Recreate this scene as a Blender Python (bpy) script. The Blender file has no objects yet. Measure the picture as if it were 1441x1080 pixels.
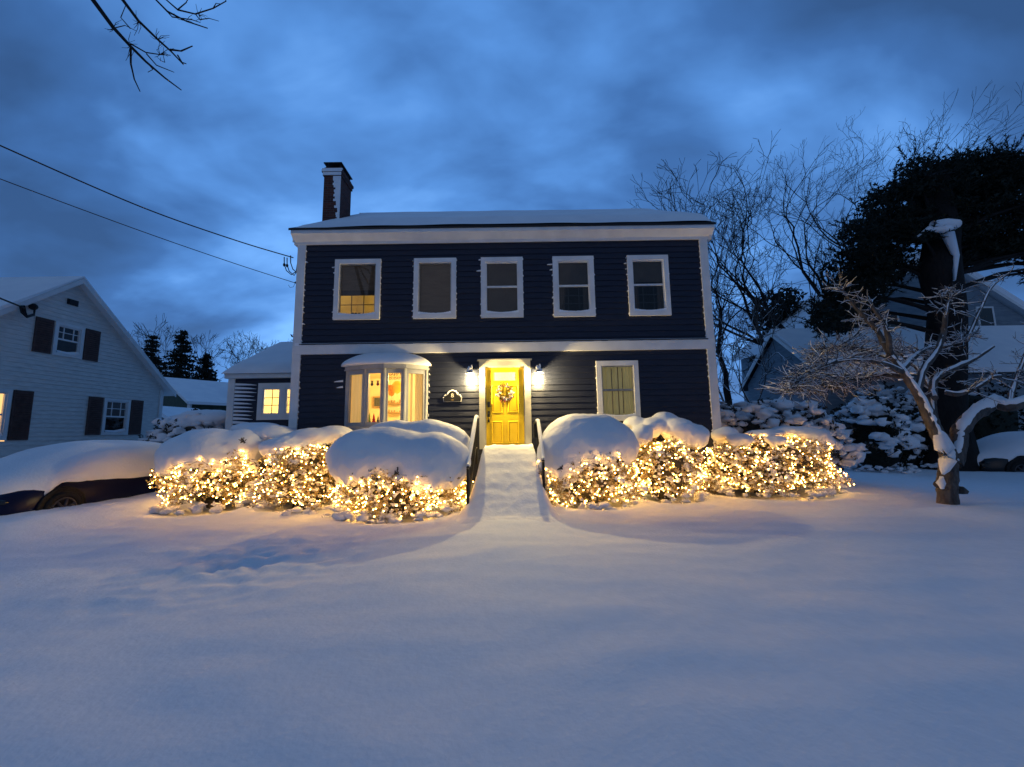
import bpy, math, random
from mathutils import Vector, Matrix, noise
random.seed(7)
R_ = math.radians
scn = bpy.context.scene
COL = scn.collection

# ------------------------------------------------------------------ camera
F, PITCH, ROLL, CZ = 560.0, R_(6.9), R_(0.8), 1.5
fwd = Vector((0, math.cos(PITCH), math.sin(PITCH)))
rt0 = Vector((1, 0, 0)); up0 = Vector((0, -math.sin(PITCH), math.cos(PITCH)))
rc = rt0*math.cos(ROLL) - up0*math.sin(ROLL)
uc = up0*math.cos(ROLL) + rt0*math.sin(ROLL)
cam = bpy.data.cameras.new('camera'); camo = bpy.data.objects.new('camera', cam); COL.objects.link(camo)
m = Matrix((rc, uc, -fwd)).transposed().to_4x4(); m.translation = (0, 0, CZ); camo.matrix_world = m
cam.sensor_width = 36; cam.lens = F/1441*36; cam.clip_end = 2000; cam.clip_start = .05
scn.camera = camo

def at(px, py, Y):
    """survey helper: the point at depth Y that a photo measurement refers to"""
    d = fwd*F + rc*(px-720.5) + uc*(540-py)
    s = Y/d.y
    return Vector((d.x*s, Y, d.z*s+CZ))

# ------------------------------------------------------------------ materials
def nodes(name):
    m = bpy.data.materials.new(name); m.use_nodes = True
    nt = m.node_tree; b = nt.nodes['Principled BSDF']
    return m, nt, b

def mat(name, c1, c2=None, scale=8, rough=.7, bump=0, bscale=40, spec=.3, metal=0, detail=4, emis=None, estr=0, tz=1, lo=.35, hi=.65, sss=0):
    m, nt, b = nodes(name)
    N, L = nt.nodes, nt.links
    b.inputs['Roughness'].default_value = rough
    b.inputs['Specular IOR Level'].default_value = spec
    b.inputs['Metallic'].default_value = metal
    b.inputs['Base Color'].default_value = (*c1, 1)
    tc = N.new('ShaderNodeTexCoord'); mp = N.new('ShaderNodeMapping'); mp.inputs['Scale'].default_value = (1, 1, tz)
    L.new(tc.outputs['Object'], mp.inputs[0])
    if c2:
        n = N.new('ShaderNodeTexNoise'); n.inputs['Scale'].default_value = scale; n.inputs['Detail'].default_value = detail
        r = N.new('ShaderNodeValToRGB'); r.color_ramp.elements[0].position = lo; r.color_ramp.elements[1].position = hi
        r.color_ramp.elements[0].color = (*c1, 1); r.color_ramp.elements[1].color = (*c2, 1)
        L.new(mp.outputs[0], n.inputs['Vector']); L.new(n.outputs['Fac'], r.inputs[0]); L.new(r.outputs[0], b.inputs['Base Color'])
    if bump:
        n = N.new('ShaderNodeTexNoise'); n.inputs['Scale'].default_value = bscale; n.inputs['Detail'].default_value = 6
        bp = N.new('ShaderNodeBump'); bp.inputs['Strength'].default_value = bump; bp.inputs['Distance'].default_value = .02
        L.new(mp.outputs[0], n.inputs['Vector']); L.new(n.outputs['Fac'], bp.inputs['Height']); L.new(bp.outputs[0], b.inputs['Normal'])
    if emis:
        b.inputs['Emission Color'].default_value = (*emis, 1); b.inputs['Emission Strength'].default_value = estr
    if sss:
        b.inputs['Subsurface Weight'].default_value = sss
        b.inputs['Subsurface Radius'].default_value = (.03, .035, .04)
        b.inputs['Subsurface Scale'].default_value = 1
    return m

M = {}
M['snow'] = mat('snow', (.80, .82, .86), (.88, .89, .91), 1.3, .65, .35, 22, .25)
M['ground'] = mat('ground_snow', (.80, .84, .88), (.86, .89, .92), 9, .7, .22, 26, .2, detail=8, lo=.3, hi=.7)
M['navy'] = mat('navy_clapboard', (.010, .0135, .030), (.016, .020, .040), 3, .5, .1, 30, .35, tz=6)
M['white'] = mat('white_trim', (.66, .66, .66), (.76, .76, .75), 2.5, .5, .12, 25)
M['dimtrim'] = mat('dimmed_white_trim', (.34, .33, .29), (.42, .41, .36), 2.5, .55, .12, 25)  # white trim darkened and warmed in colour to hold down the lantern light
M['baytrim'] = mat('shaded_white_trim', (.30, .31, .33), (.38, .39, .41), 2.5, .5, .12, 25)  # white trim with shade put into its colour against the lantern glare
M['cream'] = mat('cream_wall', (.72, .62, .42), (.78, .68, .47), 3, .8)
M['yellow'] = mat('yellow_door', (.80, .53, .012), (.86, .58, .018), 5, .4, .05, 40, .4)
M['black'] = mat('black_metal', (.008, .008, .009), (.014, .014, .015), 20, .4, .1)
M['bark'] = mat('dark_bark', (.008, .007, .007), (.016, .013, .012), 14, .9, .6, 30, tz=.3)
M['bark2'] = mat('grey_bark', (.05, .045, .043), (.12, .108, .10), 14, .9, .8, 40, tz=.3)
M['leaf'] = mat('shrub_leaf', (.26, .20, .085), (.52, .42, .22), 18, .6)  # leaf colour raised to gold to carry the glow of the bulbs
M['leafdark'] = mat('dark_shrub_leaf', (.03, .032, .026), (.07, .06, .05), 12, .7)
M['needle'] = mat('evergreen_needle', (.006, .010, .007), (.014, .020, .012), 8, .8)
M['white_siding'] = mat('pale_siding', (.60, .58, .55), (.74, .72, .68), 4, .7, .2, 20, tz=7)
M['green'] = mat('dark_green_siding', (.03, .05, .035), (.05, .07, .05), 3, .8)
M['blue_siding'] = mat('pale_blue_siding', (.16, .20, .24), (.22, .27, .30), 2, .8, tz=6)
M['shutter'] = mat('brown_shutter', (.07, .034, .028), (.10, .05, .04), 9, .6)
M['carpaint'] = mat('navy_car_paint', (.004, .006, .03), (.006, .009, .04), 1, .3, spec=.15)
M['darkcar'] = mat('black_car_paint', (.004, .004, .006), (.007, .007, .01), 1, .3, spec=.5)
M['rubber'] = mat('tyre_rubber', (.01, .01, .01), (.02, .02, .02), 30, .9)
M['rim'] = mat('wheel_rim', (.06, .06, .07), (.09, .09, .10), 10, .5, metal=.5)
M['glassdark'] = mat('tinted_glass', (.01, .012, .015), (.015, .018, .02), 2, .08, spec=.6)
M['curtain'] = mat('beige_curtain', (.62, .42, .18), (.72, .52, .26), 10, .9, emis=(.9, .50, .12), estr=.55, tz=.1)  # emission stands in for room light coming through the cloth
M['sheer'] = mat('olive_sheer_curtain', (.30, .26, .14), (.42, .36, .2), 8, .9, emis=(.5, .40, .13), estr=.22, tz=.1)  # dim backlight put into the cloth as emission
M['blind'] = mat('brown_blind', (.045, .038, .032), (.065, .052, .042), 3, .9, .3, 15, emis=(.16, .10, .05), estr=.05, tz=5)  # faint emission imitates light behind the blind
M['blinddark'] = mat('grey_blind', (.022, .02, .02), (.035, .03, .028), 3, .9, .3, 15, emis=(.10, .075, .055), estr=.03)  # slight self-glow in place of light leaking through
M['room_dark'] = mat('dark_room', (.012, .013, .016), (.03, .028, .028), 3, .9)
M['brass'] = mat('pewter_metal', (.25, .25, .24), (.35, .34, .32), 10, .4, metal=.6)
M['rope'] = mat('black_cable', (.008, .008, .01), (.012, .012, .014), 10, .6)
M['red'] = mat('red_felt', (.5, .02, .015), (.6, .03, .02), 20, .8)
M['greenfelt'] = mat('green_felt', (.12, .25, .03), (.18, .32, .05), 20, .8)
M['greyfelt'] = mat('grey_felt', (.06, .07, .06), (.1, .11, .1), 20, .8)
M['balloon_o'] = mat('orange_balloon', (.9, .28, .01), (.95, .32, .02), 2, .35, emis=(1, .35, .02), estr=.25)  # emission brightens the balloon itself, no lamp inside
M['balloon_y'] = mat('yellow_balloon', (.95, .6, .02), (.98, .65, .03), 2, .35, emis=(1, .65, .05), estr=.35)  # glow added in the material, as on the orange ones
M['letter'] = mat('brown_letter', (.16, .08, .03), (.2, .1, .04), 9, .8)
M['wood'] = mat('shelf_wood', (.3, .2, .09), (.4, .27, .12), 9, .7, tz=4)
M['petalwhite'] = mat('white_petal', (.42, .38, .35), (.6, .55, .5), 30, .8)
M['berry'] = mat('red_berry', (.22, .02, .03), (.35, .05, .05), 30, .5)
M['twig'] = mat('brown_twig', (.09, .06, .025), (.16, .11, .05), 30, .8)
M['bulb'] = mat('warm_bulb', (1, .7, .35), None, emis=(1, .49, .095), estr=74)
M['lampbulb'] = mat('lantern_bulb', (1, .9, .7), None, emis=(1, .86, .55), estr=7)
M['concrete'] = mat('step_concrete', (.25, .24, .23), (.35, .34, .33), 9, .9, .4)
M['lite'] = mat('frosted_lite', (.7, .6, .35), (.8, .7, .42), 30, .4, .4, 60)

def glass_mat():
    m = bpy.data.materials.new('window_glass'); m.use_nodes = True; nt = m.node_tree; N, L = nt.nodes, nt.links
    for n in list(N): N.remove(n)
    o = N.new('ShaderNodeOutputMaterial'); t = N.new('ShaderNodeBsdfTransparent'); g = N.new('ShaderNodeBsdfGlossy')
    g.inputs['Roughness'].default_value = .03; t.inputs[0].default_value = (.92, .94, .93, 1)
    lw_ = N.new('ShaderNodeLayerWeight'); lw_.inputs[0].default_value = .5; pw = N.new('ShaderNodeMath'); pw.operation = 'POWER'; pw.inputs[1].default_value = 5
    L.new(lw_.outputs['Facing'], pw.inputs[0]); ml = N.new('ShaderNodeMath'); ml.operation = 'MULTIPLY_ADD'; ml.inputs[1].default_value = .8; ml.inputs[2].default_value = .05; L.new(pw.outputs[0], ml.inputs[0])
    mx = N.new('ShaderNodeMixShader'); L.new(ml.outputs[0], mx.inputs[0]); L.new(t.outputs[0], mx.inputs[1]); L.new(g.outputs[0], mx.inputs[2]); L.new(mx.outputs[0], o.inputs[0])
    return m
M['glass'] = glass_mat()

def brick_mat():
    m, nt, b = nodes('snowy_brick'); N, L = nt.nodes, nt.links
    tc = N.new('ShaderNodeTexCoord'); sx = N.new('ShaderNodeSeparateXYZ'); cb = N.new('ShaderNodeCombineXYZ'); ad = N.new('ShaderNodeMath')
    L.new(tc.outputs['Object'], sx.inputs[0]); L.new(sx.outputs[0], ad.inputs[0]); L.new(sx.outputs[1], ad.inputs[1])
    L.new(ad.outputs[0], cb.inputs[0]); L.new(sx.outputs[2], cb.inputs[1])
    br = N.new('ShaderNodeTexBrick'); L.new(cb.outputs[0], br.inputs['Vector'])
    br.inputs['Scale'].default_value = 1; br.inputs['Brick Width'].default_value = .2; br.inputs['Row Height'].default_value = .072
    br.inputs['Mortar Size'].default_value = .006
    br.inputs['Color1'].default_value = (.13, .035, .022, 1); br.inputs['Color2'].default_value = (.07, .02, .016, 1); br.inputs['Mortar'].default_value = (.10, .085, .08, 1)
    L.new(br.outputs['Color'], b.inputs['Base Color']); b.inputs['Roughness'].default_value = .9
    bp = N.new('ShaderNodeBump'); bp.inputs['Distance'].default_value = .01; bp.invert = True
    L.new(br.outputs['Fac'], bp.inputs['Height']); L.new(bp.outputs[0], b.inputs['Normal'])
    return m
M['brick'] = brick_mat()

# ------------------------------------------------------------------ mesh helpers
ICO = {}
def ico(sub):
    if sub not in ICO:
        import bmesh
        bm = bmesh.new(); bmesh.ops.create_icosphere(bm, subdivisions=sub, radius=1)
        bm.verts.ensure_lookup_table()
        ICO[sub] = ([v.co.copy() for v in bm.verts], [[v.index for v in f.verts] for f in bm.faces]); bm.free()
    return ICO[sub]

def rootloc(p):
    v = Vector((0, 0, 0))
    while p is not None:
        v += p.location; p = p.parent
    return v

class MB:
    def __init__(s): s.v = []; s.f = []
    def add(s, vs, fs):
        o = len(s.v); s.v += [Vector(v) for v in vs]; s.f += [[i+o for i in f] for f in fs]
    def quad(s, a, b, c, d): s.add([a, b, c, d], [[0, 1, 2, 3]])
    def box(s, x0, x1, y0, y1, z0, z1):
        s.add([(x0,y0,z0),(x1,y0,z0),(x1,y1,z0),(x0,y1,z0),(x0,y0,z1),(x1,y0,z1),(x1,y1,z1),(x0,y1,z1)],
              [[0,3,2,1],[4,5,6,7],[0,1,5,4],[1,2,6,5],[2,3,7,6],[3,0,4,7]])
    def obox(s, c, ax, ay, az, sx, sy, sz):
        c = Vector(c); P = []
        for k in ((-1,-1,-1),(1,-1,-1),(1,1,-1),(-1,1,-1),(-1,-1,1),(1,-1,1),(1,1,1),(-1,1,1)):
            P.append(c + ax*k[0]*sx/2 + ay*k[1]*sy/2 + az*k[2]*sz/2)
        s.add(P, [[0,3,2,1],[4,5,6,7],[0,1,5,4],[1,2,6,5],[2,3,7,6],[3,0,4,7]])
    def prism(s, poly, axis, a, b):
        """poly of 2-D points extruded along axis from a to b"""
        n = len(poly)
        def P(u, v, w): return {'x': (w, u, v), 'y': (u, w, v), 'z': (u, v, w)}[axis]
        s.add([P(u, v, a) for u, v in poly] + [P(u, v, b) for u, v in poly],
              [list(range(n))[::-1], list(range(n, 2*n))] + [[i, (i+1) % n, n+(i+1) % n, n+i] for i in range(n)])
    def tube(s, pts, rad, n=6, cap=True):
        pts = [Vector(p) for p in pts]
        if not hasattr(rad, '__len__'): rad = [rad]*len(pts)
        o = len(s.v); up = Vector((.13, .21, .97))
        for i, p in enumerate(pts):
            d = (pts[min(i+1, len(pts)-1)] - pts[max(i-1, 0)])
            d = d.normalized() if d.length > 1e-9 else Vector((0, 0, 1))
            a = d.cross(up)
            if a.length < .05: a = d.cross(Vector((1, 0, .1)))
            a.normalize(); b = d.cross(a)
            for k in range(n):
                t = 2*math.pi*k/n; s.v.append(p + (a*math.cos(t) + b*math.sin(t))*rad[i])
        for i in range(len(pts)-1):
            for k in range(n):
                k2 = (k+1) % n
                s.f.append([o+i*n+k, o+i*n+k2, o+(i+1)*n+k2, o+(i+1)*n+k])
        if cap:
            s.f.append([o+k for k in range(n)]); s.f.append([o+(len(pts)-1)*n+k for k in range(n)][::-1])
    def ball(s, c, r, sc=(1, 1, 1), sub=1, amp=0, fr=6):
        vs, fs = ico(sub); c = Vector(c); out = []
        for v in vs:
            k = 1 + (amp*noise.noise(v*1.3 + c*fr) if amp else 0)
            out.append(c + Vector((v.x*sc[0], v.y*sc[1], v.z*sc[2]))*r*k)
        s.add(out, fs)
    def leaf(s, c, size, rnd=random):
        a = Vector((rnd.gauss(0, 1), rnd.gauss(0, 1), rnd.gauss(0, 1))).normalized()
        b = a.cross(Vector((rnd.gauss(0, 1), rnd.gauss(0, 1), rnd.gauss(0, 1)))).normalized()
        c = Vector(c); s.add([c-a*size, c+b*size*.42, c+a*size, c-b*size*.42], [[0, 1, 2, 3]])
    def build(s, name, material, parent=None, smooth=False):
        off = rootloc(parent)
        me = bpy.data.meshes.new(name)
        me.from_pydata([v-off for v in s.v], [], s.f)
        if smooth:
            me.polygons.foreach_set('use_smooth', [True]*len(me.polygons))
        if isinstance(material, str): material = M[material]
        me.materials.append(material)
        o = bpy.data.objects.new(name, me); COL.objects.link(o)
        if parent is not None: o.parent = parent
        return o

def tag(o, label=None, cat=None, group=None, kind=None):
    if label: o['label'] = label
    if cat: o['category'] = cat
    if group: o['group'] = group
    if kind: o['kind'] = kind
    return o

def thing(name, label, cat, loc, group=None):
    o = bpy.data.objects.new(name, None); COL.objects.link(o); o.location = loc; o.empty_display_size = .2
    return tag(o, label, cat, group)

def blob(name, ells, material, parent=None, voxel=.04, amp=.02, fr=2.5, smooth_it=8, cut=None):
    """several overlapping ellipsoids fused into one soft snow body"""
    mb = MB()
    for (c, r) in ells:
        vs, fs = ico(4); c = Vector(c)
        mb.add([c + Vector((v.x*r[0], v.y*r[1], v.z*r[2])) for v in vs], fs)
    t = mb.build('temporary', material)
    md = t.modifiers.new('r', 'REMESH'); md.mode = 'VOXEL'; md.voxel_size = voxel
    ms = t.modifiers.new('s', 'SMOOTH'); ms.iterations = smooth_it; ms.factor = .5
    dg = bpy.context.evaluated_depsgraph_get(); ev = t.evaluated_get(dg)
    me = bpy.data.meshes.new_from_object(ev)
    off = rootloc(parent)
    for v in me.vertices:
        n_ = v.normal
        k = noise.noise(v.co*fr)*amp + noise.noise(v.co*fr*3.3)*amp*.35
        if amp > .025: k += (noise.noise(v.co*7)*.035+noise.noise(v.co*16)*.016)*max(0, .35-n_.z) + noise.noise(v.co*1.1+Vector((9, 0, 0)))*.05
        v.co = v.co + n_*k
    if amp > .025:
        z0_ = min(v.co.z for v in me.vertices); z1_ = max(v.co.z for v in me.vertices)
        for v in me.vertices:
            t_ = max(0, 1-(v.co.z-z0_)/(z1_-z0_)*1.25)
            v.co.z += t_*(.16*noise.noise(Vector((v.co.x*4.2, v.co.y*4.2, 7))) + .08*noise.noise(Vector((v.co.x*11, v.co.y*11, 2)))) + .05*t_
    for v in me.vertices: v.co = v.co - off
    bpy.data.objects.remove(t)
    me.name = name; me.polygons.foreach_set('use_smooth', [True]*len(me.polygons))
    if isinstance(material, str): material = M[material]
    me.materials.clear(); me.materials.append(material)
    o = bpy.data.objects.new(name, me); COL.objects.link(o)
    if parent is not None: o.parent = parent
    return o

def pell(px, py, Y, rx, ry, rd):
    """ellipsoid from a photo measurement: centre, half sizes in photo pixels, half depth in metres"""
    k = Y/F
    return (at(px, py, Y), (rx*k, rd, ry*k))

# ------------------------------------------------------------------ ground
def sstep(a, b, x):
    t = max(0, min(1, (x-a)/(b-a))); return t*t*(3-2*t)

def gz(x, y):
    p = Vector((x*.35, y*.35, 0))
    z = .07*noise.noise(p) + .025*noise.noise(p*3.1) + .016*noise.noise(Vector((x*1.3, y*3.0, 4))) + .004*noise.noise(Vector((x*5, y*9, 4)))
    fade = math.exp(-((x/16)**2 + ((y-6)/14)**2))
    z *= .3 + .7*fade
    # trampled, wind-broken patch on the left of the lawn
    w = math.exp(-(((x+3.3)/1.15)**2 + ((y-5.0)/1.25)**2))*.8
    if w > .02:
        q = Vector((x*2.3, y*2.3, 3))
        z += w*(.10*abs(noise.noise(q)) + .07*noise.noise(q*2.6) + .05*noise.noise(q*5.5)*(1 if noise.noise(q*.9) > 0 else .3) - .03)
    # apron of the path and banks beside it
    w = math.exp(-((x+.07)/1.2)**2)*sstep(3.5, 7.0, y)*(1-sstep(9, 10, y))
    z += .10*w
    # hollow around the shrubs
    for (bx, by, br) in HOLLOWS:
        d = math.hypot(x-bx, y-by)
        if d < br*1.6: z += .06*math.exp(-((d-br*1.25)/.25)**2) - .05*math.exp(-(d/(br*.9))**4)
    # driveway bank on the left
    z += .22*sstep(-7.0, -8.0, x)*(1-sstep(-12, -13, x))*sstep(5, 7, y)*(1-sstep(12, 14, y))
    return z
HOLLOWS = [(-6.2, 8.9, 1.1), (-4.4, 8.6, .8), (-2.1, 7.9, 1.1), (1.45, 8.4, .9), (3.2, 9.0, .8), (6.0, 9.7, 1.3)]

def axis(lo, hi, d, far_lo, far_hi):
    a = []
    x = lo
    while x <= hi+1e-6: a.append(x); x += d
    s = d; x = a[-1]
    while x < far_hi: s *= 1.22; x += s; a.append(x)
    s = d; x = a[0]; pre = []
    while x > far_lo: s *= 1.22; x -= s; pre.append(x)
    return pre[::-1] + a
xs = axis(-10, 10, .07, -700, 700); ys = axis(1.0, 10.5, .06, -60, 900)
g = MB(); nx = len(xs)
for y in ys:
    for x in xs: g.v.append(Vector((x, y, gz(x, y))))
for j in range(len(ys)-1):
    for i in range(nx-1): g.f.append([j*nx+i, j*nx+i+1, (j+1)*nx+i+1, (j+1)*nx+i])
tag(g.build('snowy_ground', 'ground', None, True), kind='structure')

# ------------------------------------------------------------------ main house
W = 9.6; HX0, HX1 = -5.33, 4.95; HB = 17.6; EAVE = 6.42
house = thing('clapboard_house', 'two storey navy blue clapboard house with white trim, brick chimney and snowy roof', 'house', (-.18, 13.6, 0))
UP = [(-4.40, -3.25), (-2.42, -1.36), (-.74, .31), (1.06, 2.09), (2.93, 3.96)]
UZ = (4.30, 5.86)
LW = (2.05, 3.07, 1.72, 3.18)
BAY = (-4.0, -2.1, 1.62, 3.06)
DOOR = (-.65, .30, 1.08, 3.08)
openings = [(a+.05, b-.05, UZ[0]+.05, UZ[1]-.05) for a, b in UP] + [(LW[0]+.05, LW[1]-.05, LW[2]+.05, LW[3]-.05), BAY, DOOR]

def clap(mb, x0, x1, z0, z1, plane, opens, exp=.145, proj=.02, axis_='x', sgn=-1):
    """lapped boards on a wall; opens in (a,b,z0,z1)"""
    z = z0
    while z < z1-1e-4:
        zt = min(z+exp, z1)
        cuts = sorted({z, zt} | {c for o in opens for c in (o[2], o[3]) if z < c < zt})
        for ca, cb in zip(cuts[:-1], cuts[1:]):
            mid = (ca+cb)/2
            segs = [(x0, x1)]
            for o in opens:
                if o[2] < mid < o[3]:
                    ns = []
                    for a, b in segs:
                        if o[1] <= a or o[0] >= b: ns.append((a, b)); continue
                        if a < o[0]: ns.append((a, o[0]))
                        if o[1] < b: ns.append((o[1], b))
                    segs = ns
            pa = proj*(1-(ca-z)/exp); pb = proj*(1-(cb-z)/exp)
            for a, b in segs:
                if axis_ == 'x':
                    P = lambda u, d, zz: (u, plane+sgn*(d+.003), zz)
                else:
                    P = lambda u, d, zz: (plane+sgn*(d+.003), u, zz)
                mb.quad(P(a, pa, ca), P(b, pa, ca), P(b, pb, cb), P(a, pb, cb))
                if ca == z: mb.quad(P(a, -.004, ca), P(b, -.004, ca), P(b, pa, ca), P(a, pa, ca))
        z = zt
w = MB()
clap(w, HX0+.1, HX1-.1, .3, EAVE-.1, W, openings)
wf = w.build('wall', 'navy', house); wf['label'] = 'front wall of navy lapped boards'
for X, lb in ((HX0, 'left gable'), (HX1, 'right gable')):
    w = MB(); w.add([(X, W, EAVE-.1), (X, HB, EAVE-.1), (X, 13.6, 9.1)], [[0, 1, 2]]); w.build('gable', 'navy', house)['label'] = lb
w = MB(); clap(w, W, HB, .3, EAVE-.1, HX0, [], axis_='y', sgn=-1)
w.build('wall', 'navy', house)['label'] = 'left side wall of navy lapped boards'
w = MB(); clap(w, W, HB, .3, EAVE-.1, HX1, [], axis_='y', sgn=1); w.build('wall', 'navy', house)['label'] = 'right side wall of navy lapped boards'
w = MB(); w.box(HX0+.01, HX1-.01, HB-.1, HB, 0, EAVE); w.build('wall', 'navy', house)['label'] = 'rear wall'
w = MB(); w.box(HX0+.02, HX1-.02, W+.03, W+.2, 0, .32); w.build('foundation', 'concrete', house)

# corner boards, belt, frieze, cornice
for X, s in ((HX0, -1), (HX1, 1)):
    c = MB(); a, b = (X-.03, X+.17) if s < 0 else (X-.17, X+.03)
    c.box(a, b, W-.045, W+.16, .25, 3.44); c.box(a, b, W-.045, W+.16, 3.66, 6.28)
    c.build('corner_board', 'white', house)
c = MB(); c.box(HX0-.032, HX1+.032, W-.055, W-.002, 3.441, 3.659); c.build('belt_board', 'white', house)
c = MB(); c.box(HX0+.14, HX1-.14, W-.075, W-.003, 3.68, 3.70); c.build('belt_flashing', 'black', house)
co = MB()
prof = [(W+.1, 6.26), (W-.06, 6.26), (W-.06, 6.33), (W-.12, 6.36), (W-.20, 6.44), (W-.24, 6.46), (W-.24, 6.55), (W+.1, 6.55)]
co.prism(prof, 'x', HX0-.12, HX1+.14); co.build('cornice', 'white', house)
# rake boards with returns
RY, RZ = 13.6, 9.14
for X0, X1 in ((HX0-.14, HX0-.06), (HX1+.06, HX1+.14)):
    r = MB(); r.prism([(W-.1, 6.3), (RY, RZ-.2), (HB+.1, 6.3), (HB+.1, 6.5), (RY, RZ), (W-.1, 6.5)], 'x', X0, X1)
    r.build('rake_board', 'white', house)
rf = MB()
rf.prism([(W-.26, 6.54), (RY, RZ+.01), (HB+.2, 6.54), (HB+.2, 6.62), (RY, RZ+.10), (W-.26, 6.60)], 'x', HX0-.17, HX1+.17)
roof = rf.build('roof', 'black', house); roof['label'] = 'dark shingled gable roof'
# roof snow: thick soft sheet
sn = MB(); nu, nv = 90, 36
x0, x1 = HX0-.13, HX1+.17
def roofz(t, u):
    y = (W-.22) + t*(RY-(W-.22)); z = 6.60 + t*(RZ+.10-6.60)
    ex = min(u, 1-u)*(x1-x0)
    th = .24*min(1, (ex/.16))**.5 if ex < .16 else .24
    th *= min(1, .30+t*9)**.8
    th += .02*noise.noise(Vector((u*9, t*5, 2)))
    if u < .30: th *= .35+.65*sstep(0, .2, u + t*.16)
    return y, z+max(.012, th)
for j in range(nv+1):
    t = (j/nv)
    for i in range(nu+1):
        u = i/nu; y, z = roofz(t, u); sn.v.append(Vector((x0+u*(x1-x0), y - (.03 if j == 0 else 0)*1, z - (.05 if j == 0 else 0))))
for j in range(nv):
    for i in range(nu): sn.f.append([j*(nu+1)+i, j*(nu+1)+i+1, (j+1)*(nu+1)+i+1, (j+1)*(nu+1)+i])
sn.prism([(RY, RZ+.12), (HB+.2, 6.63), (HB+.2, 6.8), (RY, RZ+.33)], 'x', x0, x1)
sn.build('snow_cover', 'snow', roof, True)

# chimney
ch = MB(); CX0, CX1, CY0, CY1 = -5.50, -5.00, 11.0, 11.75
ch.box(CX0, CX1, CY0, CY1, 5, 9.12)
chim = ch.build('chimney', 'brick', house)
cc = MB(); cc.box(CX0-.03, CX1+.03, CY0-.03, CY1+.03, 9.121, 9.22); cc.box(CX0-.055, CX1+.055, CY0-.055, CY1+.055, 9.221, 9.30); cc.box(CX0, CX1, CY0, CY1, 9.301, 9.40)
cc.build('crown', 'brick', chim)
cc = MB()
for a in (CX0+.04, CX1-.04):
    for b in (CY0+.05, CY1-.05): cc.box(a-.015, a+.015, b-.015, b+.015, 9.40, 9.52)
cc.box(CX0-.02, CX1+.02, CY0-.03, CY1+.03, 9.52, 9.55); cc.build('chimney_cap', 'black', chim)
cs = MB()
rr = random.Random(3)
z = 7.6
while z < 9.11:   # wind-packed snow plastered on the front corner
    wdt = .04 + .17*((z-7.6)/1.5)**.7 + rr.uniform(-.05, .05)
    zz = min(z+.072, 9.115)
    cs.box(CX1-wdt, CX1+.004, CY0-.022, CY0-.002, z, zz-.003); z = zz
cs.box(CX0-.02, CX1+.02, CY0-.05, CY0-.031, 9.13, 9.225); cs.box(CX0-.04, CX1+.05, CY0-.075, CY0-.056, 9.232, 9.31)
cs.box(CX0-.05, CX1+.05, CY0-.05, CY0-.002, 9.305, 9.345)
cs.build('plastered_snow', 'snow', chim)
blob('snow', [((-5.0, 11.05, 7.62), (.22, .25, .14)), ((-4.86, 11.2, 7.7), (.2, .25, .14))], 'snow', chim, .03, .02)

# ------- windows
def frame_mb(x0, x1, z0, z1, tw, y0, y1):
    b = MB(); b.box(x0, x1, y0, y1, z1-tw, z1); b.box(x0, x1, y0, y1, z0, z0+tw)
    b.box(x0, x0+tw, y0, y1, z0+tw, z1-tw); b.box(x1-tw, x1, y0, y1, z0+tw, z1-tw); return b
def room(parent, x0, x1, y0, y1, z0, z1, material, name='room'):
    b = MB()
    b.quad((x0,y1,z0),(x1,y1,z0),(x1,y1,z1),(x0,y1,z1)); b.quad((x0,y0,z0),(x0,y1,z0),(x0,y1,z1),(x0,y0,z1))
    b.quad((x1,y0,z0),(x1,y1,z0),(x1,y1,z1),(x1,y0,z1)); b.quad((x0,y0,z0),(x1,y0,z0),(x1,y1,z0),(x0,y1,z0)); b.quad((x0,y0,z1),(x1,y0,z1),(x1,y1,z1),(x0,y1,z1))
    return b.build(name, material, parent)
def lamp(name, loc, power, col, rad=.1):
    l = bpy.data.lights.new(name, 'POINT'); l.energy = power; l.color = col; l.shadow_soft_size = rad
    o = bpy.data.objects.new(name, l); COL.objects.link(o); o.location = loc; return o

def window(label, x0, x1, z0, z1, kind, Y=W, par=house, tw=.12, grid=None):
    fo = frame_mb(x0, x1, z0, z1, tw, Y-.06, Y-.0).build('window', 'white', par); fo['label'] = label
    a, b, c, d = x0+tw, x1-tw, z0+tw, z1-tw
    s = frame_mb(a-.001, b+.001, c-.001, d+.001, .028, Y-.028, Y+.03)
    zm = (c+d)/2+.02
    if kind != 'blind': s.box(a+.028, b-.028, Y-.02, Y+.025, zm-.022, zm+.022)
    s.build('sash', 'white' if kind in ('lit', 'dark', 'half') else 'brass', fo)
    p = MB(); p.quad((a+.02, Y+.005, c+.02), (b-.02, Y+.005, c+.02), (b-.02, Y+.005, d-.02), (a+.02, Y+.005, d-.02)); p.build('pane', 'glass', fo)
    if grid:
        mu = MB(); nxg, nzg, g0, g1 = grid
        for i in range(1, nxg): xx = a+(b-a)*i/nxg; mu.box(xx-.009, xx+.009, Y+.012, Y+.024, g0, g1)
        for j in range(1, nzg+1):
            zz = g0+(g1-g0)*j/(nzg+1); mu.box(a+.03, b-.03, Y+.0125, Y+.0235, zz-.009, zz+.009)
        mu.build('muntins', 'twig' if kind != 'dark' else 'black', fo)
    # drift of snow on the sill
    sb = MB(); n = 14
    for i in range(n):
        u = (i+.5)/n; hh = .018+.045*abs(2*u-1)**2 + random.uniform(0, .006)
        sb.box(a+(b-a)*i/n, a+(b-a)*(i+1)/n, Y-.055, Y-.0295, c, c+hh)
    sb.build('sill_snow', 'snow', fo)
    return fo, (a, b, c, d)

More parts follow.
